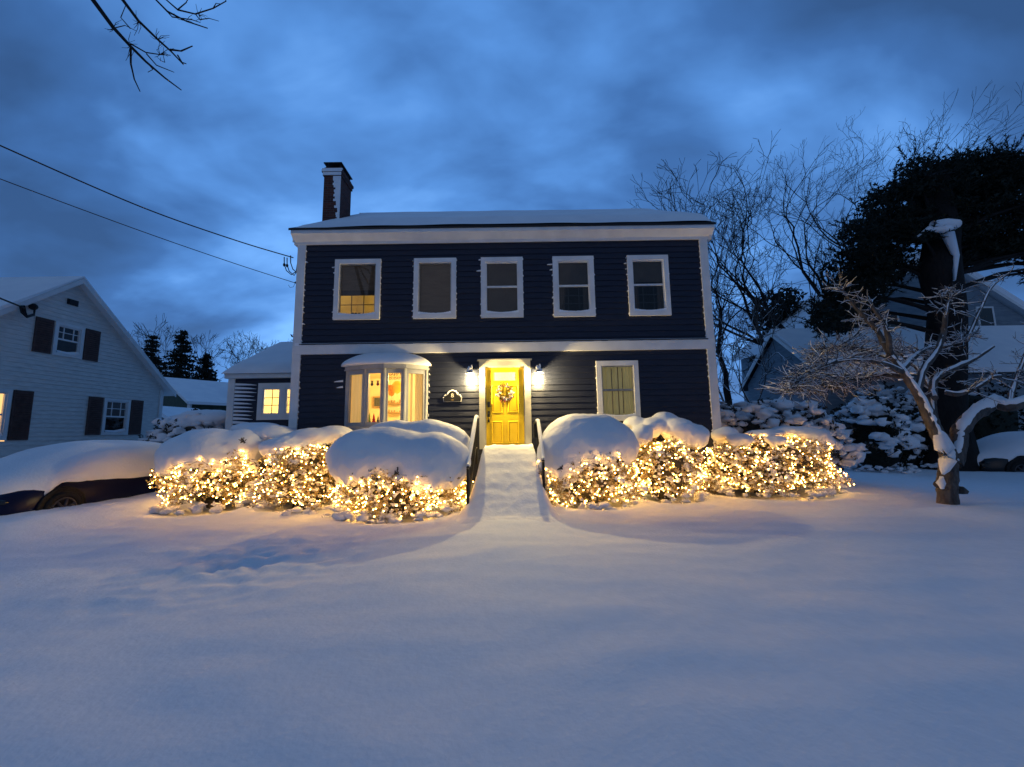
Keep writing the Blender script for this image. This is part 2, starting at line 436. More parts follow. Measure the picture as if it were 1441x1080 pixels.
def folds(x0, x1, z0, z1, Y, amp=.03, n=9, gap=False):
    b = MB(); m_ = 60
    for i in range(m_+1):
        u = i/m_; yy = Y + amp*math.sin(u*n*2*math.pi) + amp*.5*math.sin(u*n*3.3*math.pi+1)
        b.v += [Vector((x0+(x1-x0)*u, yy, z0)), Vector((x0+(x1-x0)*u, yy*1.0, z1))]
    for i in range(m_): b.f.append([2*i, 2*i+2, 2*i+3, 2*i+1])
    return b

names = ['first upstairs window from the left, lower half lit yellow under a half drawn blind',
         'second upstairs window from the left, covered by a dim brown blind',
         'middle upstairs window above the front door, with a grey blind',
         'fourth upstairs window from the left, dark double hung sash',
         'last upstairs window on the right, dark double hung sash']
kinds = ['blind', 'blind', 'half', 'dark', 'dark']
for i, (a, b) in enumerate(UP):
    fo, (x0_, x1_, c, d) = window(names[i], a, b, UZ[0], UZ[1], kinds[i], grid=(3, 1, 4.44, 4.95) if i == 0 else (None if i in (1, 2) else (3, 2, 4.45, 5.06)))
    if i == 0:
        q = MB(); q.box(x0_, x1_, W+.05, W+.06, 4.98, d); q.build('blind', 'blind', fo)
        q = MB(); q.box(x0_, x1_, W+.045, W+.07, 4.95, 5.08); q.build('blind_bar', 'blinddark', fo)
        room(fo, x0_-.6, x1_+.5, W+.15, W+2.6, 3.7, 6.2, 'cream')
        q = MB(); rr = random.Random(8)
        for k in range(11):
            xx = x0_+.04+(x1_-x0_-.08)*k/10
            q.ball((xx, W+.14, c+.05), rr.uniform(.03, .06), (1, .7, rr.uniform(.8, 1.7)), 1, .3)
        q.build('sill_ornaments', 'room_dark', fo)
        lamp('bedroom_light', (-3.8, W+1.4, 5.8), 15, (1, .70, .22))
    elif i == 1:
        q = MB(); q.box(x0_, x1_, W+.05, W+.06, c, d); q.build('blind', 'blind', fo)
    elif i == 2:
        q = MB(); q.box(x0_, x1_, W+.05, W+.06, c, d); q.build('blind', 'blinddark', fo)
    else:
        q = MB(); q.box(x0_, x1_, W+.05, W+.06, (c+d)/2+.12*(i-3), d); q.build('blind', 'blinddark', fo)
        room(fo, x0_-.3, x1_+.3, W+.1, W+2.0, 3.8, 6.2, 'room_dark')
        folds(x0_-.02, x0_+.17, c, d, W+.09, .015, 3).build('curtain', 'blinddark', fo); folds(x1_-.15, x1_+.02, c, d, W+.09, .015, 3).build('curtain', 'blinddark', fo)
fo, (a, b, c, d) = window('tall ground floor window right of the door, with a dimly glowing olive curtain', *LW, 'sheer', grid=(3, 1, 1.9, 3.0))
folds(a-.02, (a+b)/2+.03, c-.02, d+.02, W+.10, .02, 4).build('curtain', 'sheer', fo)
folds((a+b)/2+.05, b+.02, c-.02, d+.02, W+.08, .02, 4).build('curtain', 'sheer', fo)
room(fo, a-.2, b+.2, W+.13, W+.8, 1.2, 3.3, 'wood')

# ------- bow window
bayp = [Vector((-3.99, W-.0, 0)), Vector((-3.46, W-.25, 0)), Vector((-2.99, W-.34, 0)), Vector((-2.54, W-.25, 0)), Vector((-2.08, W-.0, 0))]
bz0, bz1 = 1.72, 3.05
hd = MB()
outer = [(-4.10, W), (-3.52, W-.33), (-2.99, W-.44), (-2.49, W-.33), (-2.0, W)]
hd.prism(outer, 'z', 3.02, 3.12); hs = MB(); hs.prism([(p[0]*1.0, p[1]+.01) for p in outer], 'z', 1.52, 1.66)
inn = [(-4.03, W), (-3.48, W-.27), (-2.99, W-.37), (-2.53, W-.27), (-2.06, W)]
hs.prism(inn, 'z', .9, 1.519)
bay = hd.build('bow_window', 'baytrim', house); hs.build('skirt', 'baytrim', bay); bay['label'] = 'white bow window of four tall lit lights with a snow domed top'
for i in range(4):
    p, q = bayp[i], bayp[i+1]; d = (q-p); L = d.length; ax = d.normalized(); ay = Vector((-ax.y, ax.x, 0)); az = Vector((0, 0, 1))
    fr = MB(); st = .085
    for t in (st/2, L-st/2): fr.obox(p+ax*t+az*((1.665+3.015)/2), ax, ay, az, st, .07, 1.35)
    fr.obox(p+ax*L/2+az*(3.015-.05), ax, ay, az, L-2*st-.001, .065, .10)
    fr.obox(p+ax*L/2+az*(1.665+.05), ax, ay, az, L-2*st-.001, .065, .10)
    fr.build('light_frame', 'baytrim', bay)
    g_ = MB(); ga, gb2 = p+ax*st, q-ax*st; g_.quad(ga+az*1.75, gb2+az*1.75, gb2+az*2.93, ga+az*2.93); g_.build('pane', 'glass', bay)
for (X, yy) in [(p.x, p.y) for p in bayp]:
    po = MB(); po.tube([(X, yy-.02, 1.66), (X, yy-.02, 3.02)], .045, 8); po.build('mullion', 'baytrim', bay, True)
# curtains on the outer lights
for (p, q, nm) in ((bayp[0], bayp[1], 0), (bayp[3], bayp[4], 1)):
    cb = MB(); n = 40; ax = (q-p).normalized(); ay = Vector((-ax.y, ax.x, 0))
    for i in range(n+1):
        u = i/n; P_ = p + (q-p)*(u*1.04-.02) + ay*(.075+.015*math.sin(u*26)+.008*math.sin(u*61))
        cb.v += [Vector((P_.x, P_.y, 1.66)), Vector((P_.x, P_.y, 3.02))]
    for i in range(n): cb.f.append([2*i, 2*i+2, 2*i+3, 2*i+1])
    cb.build('curtain', 'curtain', bay)
def domecut(co, n):
    return -.5*0
sc = MB(); n = 26; rings = 12; base = []
def outline(t):
    ang = math.pi*(1-t); return Vector((-3.05+1.09*math.cos(ang), W-.48*max(0, math.sin(ang))**.8, 0))
for j in range(rings+1):
    s_ = j/rings
    for i in range(n+1):
        o_ = outline(i/n); cpt = Vector((-3.0, W, 0)); k = math.cos(s_*math.pi/2)**.9 if s_ < 1 else 0
        P_ = cpt + (o_-cpt)*k; sc.v.append(Vector((P_.x, P_.y-.0, 3.125+.34*math.sin(s_*math.pi/2)**1.1 + .012*noise.noise(P_*4))))
for j in range(rings):
    for i in range(n): sc.f.append([j*(n+1)+i, j*(n+1)+i+1, (j+1)*(n+1)+i+1, (j+1)*(n+1)+i])
sc.f.append(list(range(n+1))[::-1]); sc.build('snow_cap', 'snow', bay, True)

room(house, -5.2, -1.25, W+.22, 13.0, .9, 3.3, 'cream')
for a, b in ((-5.2, -3.99), (-2.09, -1.25)):
    hide = MB(); hide.box(a, b, W+.01, W+.21, .9, 3.35); hide.build('inner_wall', 'cream', house)
lamp('living_room_light', (-2.6, 11.0, 3.0), 300, (1, .66, .22), .15)

def text(name, s, loc, size, material, parent=None, ext=.004, label=None):
    cu = bpy.data.curves.new(name, 'FONT'); cu.body = s; cu.size = size; cu.extrude = ext; cu.align_x = 'CENTER'; cu.align_y = 'CENTER'
    t = bpy.data.objects.new('t', cu); COL.objects.link(t)
    me = bpy.data.meshes.new_from_object(t.evaluated_get(bpy.context.evaluated_depsgraph_get())); bpy.data.objects.remove(t)
    me.transform(Matrix.Rotation(math.pi/2, 4, 'X')); me.transform(Matrix.Translation(Vector(loc)-rootloc(parent)))
    me.materials.clear(); me.materials.append(M[material] if isinstance(material, str) else material)
    o = bpy.data.objects.new(name, me); COL.objects.link(o)
    if parent is not None: o.parent = parent
    return o
bx_, bz_ = at(555, 530, 9.36).x, at(555, 530, 9.36).z
ban = thing('letter_banner', 'two line greeting banner strung inside the third light of the bow window', 'banner', (-2.7, 9.5, 2.9))
text('lettering', 'HAPPY', (bx_, 9.36, bz_+.05), .115, 'letter', ban); text('lettering', 'HOLIDAYS', (bx_, 9.36, bz_-.05), .08, 'letter', ban)
q = MB(); q.tube([(bx_-.24, 9.37, bz_+.12), (bx_, 9.37, bz_+.105), (bx_+.24, 9.37, bz_+.12)], .003, 5); q.build('string', 'rope', ban)
for (x, y, z, r, mt, lb) in ((*at(549, 547, 9.75), .085, 'balloon_o', 'orange balloon highest on the left of the bunch in the bow window'), (*at(559, 545, 9.85), .14, 'balloon_y', 'large yellow balloon in the bow window'), (*at(551, 553, 9.7), .075, 'balloon_o', 'small orange balloon hanging lowest in the bow window')):
    q = MB(); q.ball((x, y, z), r, (1, 1, 1.12), 3); q.ball((x, y, z-r*1.14), r*.12, (1, 1, 1.2), 1); q.tube([(x, y, z-r*1.2), (x+.02, y, z-r*1.2-.12)], .003, 4)
    tag(q.build('balloon', mt, None, True), lb, 'balloon', 'balloons in the bow window')
for (x, h, r, mt, lb) in ((at(520, 590, 9.5).x, .26, .05, 'greenfelt', 'slim green cone tree on the bow window sill'), (at(526, 590, 9.5).x, .24, .07, 'red', 'red cone tree between two others on the bow window sill'), (at(532, 590, 9.5).x, .19, .06, 'greyfelt', 'dark grey cone tree on the bow window sill')):
    q = MB(); N_ = 10; y = 9.55-.05
    for k in range(4):
        f0 = k/4; zb = 1.70+h*f0; q.tube([(x, y, zb), (x, y, zb+h*.42)], [r*(1-f0*.8), .004], N_)
    tag(q.build('toy_tree', mt), lb, 'decoration', 'cone trees on the bow window sill')
q = MB(); q.box(-3.6, -2.5, 9.42, 9.62, 1.662, 1.70); q.build('inner_sill', 'white', bay)
fr = thing('picture_frame', 'small dark framed picture on the back wall seen through the bow window', 'picture', (-3.75, 12.95, 2.1))
A_ = at(524, 558, 12.9); B_ = at(535, 574, 12.9); q = frame_mb(A_.x, B_.x+.1, B_.z, A_.z, .05, 12.93, 12.97); q.build('frame', 'wood', fr); q = MB(); q.box(A_.x+.05, B_.x+.05, 12.95, 12.965, B_.z+.05, A_.z-.05); q.build('picture', 'greyfelt', fr)
sh = thing('wall_shelf', 'small wall shelves with ornaments seen through the bow window', 'shelf', (-3.2, 12.9, 1.8))
rr = random.Random(5)
for py in (569, 582):
    a_ = at(546, py, 12.85); b_ = at(564, py, 12.85); z = a_.z
    q = MB(); q.box(a_.x, b_.x, 12.75, 12.99, z, z+.03); q.build('board', 'wood', sh)
    for k in range(5):
        q = MB(); xo = a_.x+.03+k*.09; q.tube([(xo, 12.85, z+.031), (xo, 12.85, z+.031+rr.uniform(.03, .11))], [.035, rr.uniform(.005, .03)], 7); q.build('ornament', 'wood', sh)
for i, (x, z) in enumerate(((at(523, 541, 9.27).x, at(523, 541, 9.27).z), (at(531.5, 541, 9.26).x, at(531.5, 541, 9.26).z))):
    q = MB(); yb = 9.34-.09*(x+3.46)/.47-.012; q.ball((x, yb, z), .036, (1, .06, 1.0), 2); q.ball((x, yb, z+.055), .026, (1, .06, 1), 2); q.box(x-.03, x+.03, yb-.003, yb+.003, z+.075, z+.088)
    tag(q.build('window_sticker', 'berry' if i else 'greyfelt', None, True), ['grey round sticker on the second light of the bow window', 'red round sticker on the second light of the bow window'][i], 'sticker', 'stickers on the bow window')

# ------- door
dr = MB()
dr.box(DOOR[0]+.02, DOOR[1]-.02, W-.005, W+.045, 1.10, 3.055)
door = dr.build('front_door', 'yellow', house); door['label'] = 'bright yellow panelled front door'
def raised(x0, x1, z0, z1, name='door_panel'):
    b = MB(); b.add([(x0, W-.005, z0), (x1, W-.005, z0), (x1, W-.005, z1), (x0, W-.005, z1), (x0+.02, W-.022, z0+.02), (x1-.02, W-.022, z0+.02), (x1-.02, W-.022, z1-.02), (x0+.02, W-.022, z1-.02),
              (x0+.035, W-.008, z0+.035), (x1-.035, W-.008, z0+.035), (x1-.035, W-.008, z1-.035), (x0+.035, W-.008, z1-.035)],
              [[0,1,5,4],[1,2,6,5],[2,3,7,6],[3,0,4,7],[4,5,9,8],[5,6,10,9],[6,7,11,10],[7,4,8,11]])
    b.box(x0+.05, x1-.05, W-.018, W-.006, z0+.05, z1-.05); b.build(name, 'yellow', door)
for (a, b) in ((-.50, -.235), (-.115, .15)):
    raised(a, b, 1.95, 2.62); raised(a, b, 1.22, 1.76)
q = frame_mb(-.49, .14, 2.70, 2.97, .035, W-.025, W-.004); q.build('lite_frame', 'yellow', door)
q = MB(); q.box(-.455, .105, W-.012, W-.006, 2.735, 2.935); q.build('lite', 'lite', door)
hm = MB(); hm.box(-.60, -.535, W-.04, W-.006, 2.09, 2.22); hm.build('deadbolt', 'black', door)
hm = MB(); hm.box(-.60, -.545, W-.025, W-.006, 1.86, 2.0); hm.tube([(-.572, W-.025, 1.96), (-.572, W-.075, 1.93), (-.572, W-.08, 1.82), (-.572, W-.03, 1.76)], .012, 8); hm.box(-.595, -.55, W-.035, W-.006, 1.73, 1.79); hm.build('handle', 'black', door)
ds = MB()
ds.box(-.79, -.652, W-.075, W+.05, 1.1, 3.22); ds.box(.302, .45, W-.075, W+.05, 1.1, 3.22); ds.box(-.651, .301, W-.075, W+.05, 3.082, 3.22)
ds.box(-.83, .49, W-.10, W+.0, 3.221, 3.255); ds.box(-.651, -.632, W-.03, W+.04, 1.1, 3.08); ds.box(.282, .301, W-.03, W+.04, 1.1, 3.08); ds.box(-.631, .281, W-.03, W+.04, 3.058, 3.081)
ds.build('door_surround', 'dimtrim', house)
q = MB(); q.box(-.651, .301, W+.046, W+.06, .9, 3.1); q.build('door_backing', 'black', house)

# snow clinging to the lapped boards beside the trim
st = MB(); rr = random.Random(11)
def teeth(x, s, z0, z1, lmin, lmax, thick=.055, prob=1, plane=W, exp=.145, zb=.3):
    k = math.ceil((z0-zb)/exp)
    while zb+k*exp < z1:
        z = zb+k*exp; k += 1
        if lmin < .5 and rr.random() > prob*.86: continue
        l = rr.uniform(lmin, lmax)*(1 if prob == .99 else (.45+1.1*rr.random())); t = thick*(rr.uniform(.35, .8) if lmin < .5 else rr.uniform(.8, 1.1)); l = l*.7 if lmin < .5 else rr.uniform(lmin, lmax); segs = 4
        pts = [(x+s*l*i/segs) for i in range(segs+1)]
        for i in range(segs):
            h0 = t*(1-i/segs)**.6; h1 = t*(1-(i+1)/segs)**.6
            a, b = pts[i], pts[i+1]; y0 = plane-.034; y1 = plane-.003
            zt = z-.002
            st.add([(a, y0, zt-.01), (b, y0, zt-.01), (b, y0, zt+h1), (a, y0, zt+h0), (a, y1, zt-.01), (b, y1, zt-.01), (b, y1, zt+h1*1.3), (a, y1, zt+h0*1.3)],
                   [[0,1,2,3],[3,2,6,7],[0,4,5,1],[0,3,7,4],[1,5,6,2]])
teeth(HX0+.17, 1, .6, 3.4, .01, .05); teeth(HX0+.17, 1, 3.75, 6.2, .01, .06)
teeth(HX1-.17, -1, .6, 3.4, .01, .035); teeth(HX1-.17, -1, 3.75, 6.2, .01, .035)
for i, (a, b) in enumerate(UP):
    teeth(a, -1, 4.32, 5.85, .01, .05); teeth(a, -1, 5.5, 5.86, .04, .13, .04); teeth(b, 1, 4.35, 5.85, .005, .025)
teeth(LW[0], -1, 1.75, 3.15, .01, .05)
teeth(-4.10, -1, 2.5, 3.1, .15, .24, .05); teeth(-2.02, 1, 1.7, 3.05, .01, .05, .08)
st.box(HX0+.17, HX1-.17, W-.056, W-.03, 3.7005, 3.712)
nn = 60
for i in range(nn):   # thin line of snow on the belt board
    a = HX0+.02+(HX1-HX0-.04)*i/nn; b = a+(HX1-HX0-.04)/nn
    st.box(a, b, W-.052, W-.02, 3.6595, 3.674+.006*rr.random() + (.05 if i < 1 else 0))
st.build('clinging_snow', 'snow', house)

# ------- left wing (one storey, set back)
WY = 12.5; wx0 = -8.93
wg = MB(); clap(wg, wx0+.1, HX0, .2, 3.30, WY, [(-7.9, -6.5, 2.03, 3.03)], exp=.12); clap(wg, WY, 16.5, .2, 3.3, wx0, [], exp=.12, axis_='y', sgn=-1)
wing = wg.build('wing_wall', 'navy', house); wing['label'] = 'navy lapped walls of the low wing on the left'
q = MB(); q.box(wx0-.03, wx0+.18, WY-.045, WY+.12, .2, 3.28); q.build('corner_board', 'white', wing)
q = MB(); q.box(wx0-.08, HX0, WY-.16, WY, 3.281, 3.42); q.build('cornice', 'white', wing)
q = MB(); hp = [(-9.02, WY-.2, 3.42), (HX0, WY-.2, 3.42), (HX0, 15.0, 4.86), (-9.0, 15.0, 4.80), (-9.02, 17.0, 3.42), (HX0, 17.0, 3.42)]
q.add(hp, [[0, 1, 2, 3], [0, 3, 4], [3, 2, 5, 4]])
q.build('wing_roof', 'black', house)
q = MB(); nu, nv = 40, 20
for j in range(nv+1):
    t = j/nv
    for i in range(nu+1):
        u = i/nu; lx = -9.06 - t*.10; x = lx+(HX0+.0-lx)*u; ex = (x-lx)
        th = .22*min(1, (.25+ex/.35))*min(1, .45+t*6) + .02*noise.noise(Vector((x*2, t*4, 9)))
        q.v.append(Vector((x, WY-.23+t*(15.0-WY+.23), 3.42+t*1.42+th*(1 if j else .6))))
for j in range(nv):
    for i in range(nu): q.f.append([j*(nu+1)+i, j*(nu+1)+i+1, (j+1)*(nu+1)+i+1, (j+1)*(nu+1)+i])
ro = len(q.v); q.v += [Vector((-9.06+(HX0+9.06)*i/nu, WY-.23, 3.42)) for i in range(nu+1)]
for i in range(nu): q.f.append([ro+i, ro+i+1, i+1, i])
ro = len(q.v); q.v += [Vector((-9.06-t/nv*.10, WY-.23+t/nv*(15.0-WY+.23), 3.40+t/nv*1.42)) for t in range(nv+1)]
for j in range(nv): q.f.append([ro+j, j*(nu+1), (j+1)*(nu+1), ro+j+1])
q.build('wing_snow', 'snow', house, True)
ww = frame_mb(-8.0, -6.42, 1.97, 3.13, .15, WY-.05, WY).build('window', 'white', house); ww['label'] = 'lit double window of the low wing'
for (a, b) in ((-7.86, -7.28), (-7.14, -6.56)):
    frame_mb(a, b, 2.12, 2.98, .06, WY-.035, WY+.03).build('sash', 'white', ww)
    q = MB(); q.quad((a+.05, WY, 2.17), (b-.05, WY, 2.17), (b-.05, WY, 2.93), (a+.05, WY, 2.93)); q.build('pane', 'glass', ww)
    q = MB(); q.box((a+b)/2-.01, (a+b)/2+.01, WY+.005, WY+.02, 2.18, 2.92)
    for z in (2.43, 2.67): q.box(a+.06, b-.06, WY+.006, WY+.019, z-.01, z+.01)
    q.build('muntins', 'twig', ww)
q = MB(); q.box(-7.279, -7.141, WY-.045, WY+.02, 2.12, 2.98); q.build('mullion', 'white', ww)
room(ww, -8.6, -5.5, WY+.06, 15.2, 1.3, 3.3, 'cream'); lamp('wing_room_light', (-6.9, 14.0, 3.0), 200, (1, .78, .36), .15)
st = MB(); teeth(wx0+.18, 1, .6, 3.2, .55, .74, .065, 1, WY, .12, .2); o_ = st.build('clinging_snow', 'snow', wing)

# ------------------------------------------------------------------ lanterns, wreath, plaque
for (X, lb) in ((-.99, 'small lit wall lantern with snow on its top, left of the yellow door'), (.64, 'small lit wall lantern with snow on its top, right of the yellow door')):
    lt = thing('wall_lantern', lb, 'lantern', (X, W-.02, 2.85), 'lanterns beside the front door')
    yy = W-.23
    q = MB(); q.box(X-.045, X+.045, W-.035, W-.021, 2.78, 2.98); q.build('backplate', 'brass', lt)
    q = MB(); q.tube([(X, W-.03, 2.93), (X, W-.08, 2.985), (X, yy, 2.99)], .01, 8); q.build('arm', 'brass', lt, True)
    q = MB(); q.tube([(X, yy, 2.885), (X, yy, 2.92), (X, yy, 2.99)], [.115, .07, .015], 8); q.build('hood', 'brass', lt)
    q = MB()
    for k in range(4):
        a = math.pi/4+k*math.pi/2; q.tube([(X+.07*math.cos(a), yy+.07*math.sin(a), 2.885), (X+.045*math.cos(a), yy+.045*math.sin(a), 2.70)], .005, 5)
    q.tube([(X+.046*math.cos(a), yy+.046*math.sin(a), 2.70) for a in [k*math.pi/6 for k in range(13)]], .005, 5); q.build('cage', 'brass', lt)
    q = MB()
    for k in range(4):
        a = math.pi/4+k*math.pi/2; b_ = a+math.pi/2
        q.quad((X+.068*math.cos(a), yy+.068*math.sin(a), 2.882), (X+.068*math.cos(b_), yy+.068*math.sin(b_), 2.882), (X+.043*math.cos(b_), yy+.043*math.sin(b_), 2.707), (X+.043*math.cos(a), yy+.043*math.sin(a), 2.707))
    q.build('glass', 'glass', lt)
    q = MB(); q.ball((X, yy, 2.85), .024, (1, 1, 1.2), 2); q.build('light_bulb', 'lampbulb', lt, True)
    q = MB(); q.ball((X-.02, yy, 2.99), .06, (1, .9, 1.0), 2, .3); q.ball((X+.03, yy, 3.04), .035, (.7, .7, 1.7), 2, .2); q.ball((X-.035, yy, 3.03), .03, (.7, .7, 1.4), 2, .2); q.ball((X+.055, yy-.02, 2.94), .035, (1, 1, 1.3), 2); q.ball((X-.06, yy-.02, 2.93), .03, (1, 1, 1.3), 2)
    q.build('snow', 'snow', lt, True)
    lo = lamp('lantern_light', (X, yy, 2.785), 250, (1, .71, .29), .02)

wr = thing('wreath', 'round wreath with white flowers and red berries hanging on the yellow door', 'wreath', (-.175, W-.03, 2.44))
rr = random.Random(4); tw = MB(); fl = MB(); be = MB()
for k in range(260):
    a = rr.uniform(0, 2*math.pi); r = .15+rr.gauss(0, .02); c = Vector((-.175+r*math.cos(a), W-.06+rr.gauss(0, .015), 2.44+r*1.1*math.sin(a)))
    e = c+Vector((math.cos(a+.8)*.05+rr.gauss(0, .02), rr.gauss(-.01, .015), math.sin(a+.8)*.05+rr.gauss(0, .02)))
    tw.tube([c, e], [.004, .002], 3); tw.leaf(e, .022, rr)
for k in range(44):
    a = rr.uniform(math.pi*.95, math.pi*2.25) if k < 34 else rr.uniform(0, 7); r = .155+rr.gauss(0, .03)
    fl.ball((-.175+r*math.cos(a), W-.085+rr.gauss(0, .012), 2.44+r*1.1*math.sin(a)), rr.uniform(.018, .036), (1, .6, 1), 1, .5, 40)
for k in range(36):
    a = rr.choice([rr.gauss(-1.6, .5), rr.gauss(-1.3, .6), rr.gauss(1.5, .4), rr.gauss(-.6, .3)]); r = .18+rr.gauss(0, .03)
    be.ball((-.175+r*math.cos(a), W-.09+rr.gauss(0, .015), 2.44+r*1.12*math.sin(a)), rr.uniform(.008, .016), sub=1)
tw.build('twigs', 'twig', wr); fl.build('flowers', 'petalwhite', wr, True); be.build('berries', 'berry', wr)

pq = thing('house_plaque', 'black arched number plaque edged in white with snow on top, beside the door', 'sign', (-1.44, W-.03, 2.33))
def plaq(k, z=0):
    pts = []
    for a in range(0, 181, 15): t = R_(a); pts.append((.115*k*math.cos(t), .03+.12*k*math.sin(t)))
    out = [(.20*k, -.10*k), (.215*k, -.03), (.19*k, .03), (.15*k, .045)] + pts[1:-1] + [(-.15*k, .045), (-.19*k, .03), (-.215*k, -.03), (-.20*k, -.10*k)]
    return [(-1.44+x, 2.34+y) for x, y in out]
q = MB(); q.prism(plaq(1.045), 'y', W-.05, W-.024); q.build('border', 'white', pq)
q = MB(); q.prism(plaq(1.0), 'y', W-.056, W-.051); q.build('plate', 'black', pq)
text('number', '8', (-1.44, W-.058, 2.38), .14, 'petalwhite', pq, .002)
q = MB(); q.box(-1.47, -1.41, W-.060, W-.057, 2.26, 2.29); q.build('lettering', 'twig', pq)
q = MB()
for k in range(14):
    a = R_(25+k*10); q.ball((-1.44+.135*math.cos(a), W-.045, 2.37+.135*math.sin(a)), .02, (1.3, 1, .8), 1, .2)
for s in (-1, 1):
    for k in range(3): q.ball((-1.44+s*(.165+.025*k), W-.045, 2.40-.015*k*k), .018, (1.3, 1, .7), 1, .2)
q.build('snow', 'snow', pq, True)

# ------------------------------------------------------------------ steps and rails
sx = -.09
fs = thing('front_steps', 'front steps buried under a smooth ramp of snow leading up to the yellow door', 'steps', (sx, 7.9, 0))
q = MB()
for k in range(6): q.box(-.58, .40, 7.25+k*.25, W-.05, .16*k, .16*(k+1)-.004)
q.build('steps', 'concrete', fs)
rp = MB(); nu, nv = 80, 90
def rampz(x, y):
    top = .10 + 1.03*sstep(6.75, 8.75, y)**.92 * 1.0
    t = (y-6.75)/(8.55-6.75)
    top = .10 + 1.05*max(0, min(1, t))
    top = .10 + 1.05*(sstep(6.55, 8.75, y)*.45 + .55*max(0, min(1, t)))
    hw = .60 + .10*(1-max(0, min(1, t)))
    e = abs(x-sx)
    side = 1 - sstep(hw-.06, hw+.10 + .22*(1-max(0, min(1, t)))**2, e)
    base = gz(x, y)-.03
    z = base + (top-base)*side
    z += side*(.022*noise.noise(Vector((x*2.6, y*2.6, 1))) + .014*noise.noise(Vector((x*8, y*8, 1))) + .005*math.sin((y-7.2)*2*math.pi/.27)*sstep(7.1, 7.4, y)*(1-sstep(8.5, 8.7, y))) + side*.05*math.exp(-((y-9.35)/.3)**2)*(1+noise.noise(Vector((x*5, y, 0))))
    ft = 1-sstep(6.9, 6.4, y) if False else sstep(6.25, 6.75, y)
    return base + (z-base)*ft
for j in range(nv+1):
    for i in range(nu+1):
        x = sx-.95+1.9*i/nu; y = 6.1+(W-.08-6.1)*j/nv; rp.v.append(Vector((x, y, rampz(x, y))))
for j in range(nv):
    for i in range(nu): rp.f.append([j*(nu+1)+i, j*(nu+1)+i+1, (j+1)*(nu+1)+i+1, (j+1)*(nu+1)+i])
rp.build('snow', 'snow', fs, True)

def rail(X, lb, y0=7.15, y1=8.95, za=.88, zb=1.78, newel=True):
    t = thing('handrail', lb, 'handrail', (X, (y0+y1)/2, 0), 'handrails of the front steps')
    q = MB(); q.tube([(X, y0-.05, za-.03), (X, y0, za), (X, y1-.25, zb), (X, y1, zb)], .022, 8); q.build('top_rail', 'black', t, True)
    q = MB(); q.tube([(X, y0, za-.62), (X, y1-.25, zb-.62), (X, y1, zb-.62)], .014, 6); q.build('lower_rail', 'black', t)
    for yy, zz in ((y0, za), (y1, zb)):
        q = MB(); q.box(X-.022, X+.022, yy-.022, yy+.022, 0 if yy < 8 else .8, zz+.02); q.build('post', 'black', t)
    n = 13
    for k in range(1, n):
        yy = y0+(y1-y0)*k/n; u = min(1, (yy-y0)/(y1-.25-y0)); zz = za+(zb-za)*u
        q = MB(); q.box(X-.008, X+.008, yy-.008, yy+.008, zz-.62, zz); q.build('baluster', 'black', t)
    q = MB(); P_ = []
    for k in range(26):
        u = k/25; yy = y0+(y1-y0)*u; v = min(1, (yy-y0)/(y1-.25-y0)); P_.append((X, yy, za+(zb-za)*v+.045+.01*noise.noise(Vector((X, yy*6, 0)))))
    q.tube(P_, [.03+.012*math.sin(k/25*math.pi) for k in range(26)], 8); q.ball((X, y1, zb+.06), .05, (1, 1, .8), 2, .2); q.build('snow', 'snow', t, True)
rail(-.80, 'black metal handrail topped with snow on the left of the steps')
rail(.56, 'black metal handrail with a snowy newel on the right of the steps', 7.5, 8.95, .95, 1.68)
q = MB(); q.box(.47, .60, 8.9, 8.99, 1.36, 1.66); q.ball((.535, 8.94, 1.69), .07, (1, .8, .5), 2, .2)
tag(q.build('mailbox', 'black'), 'black box hung on the top post of the right handrail', 'mailbox')

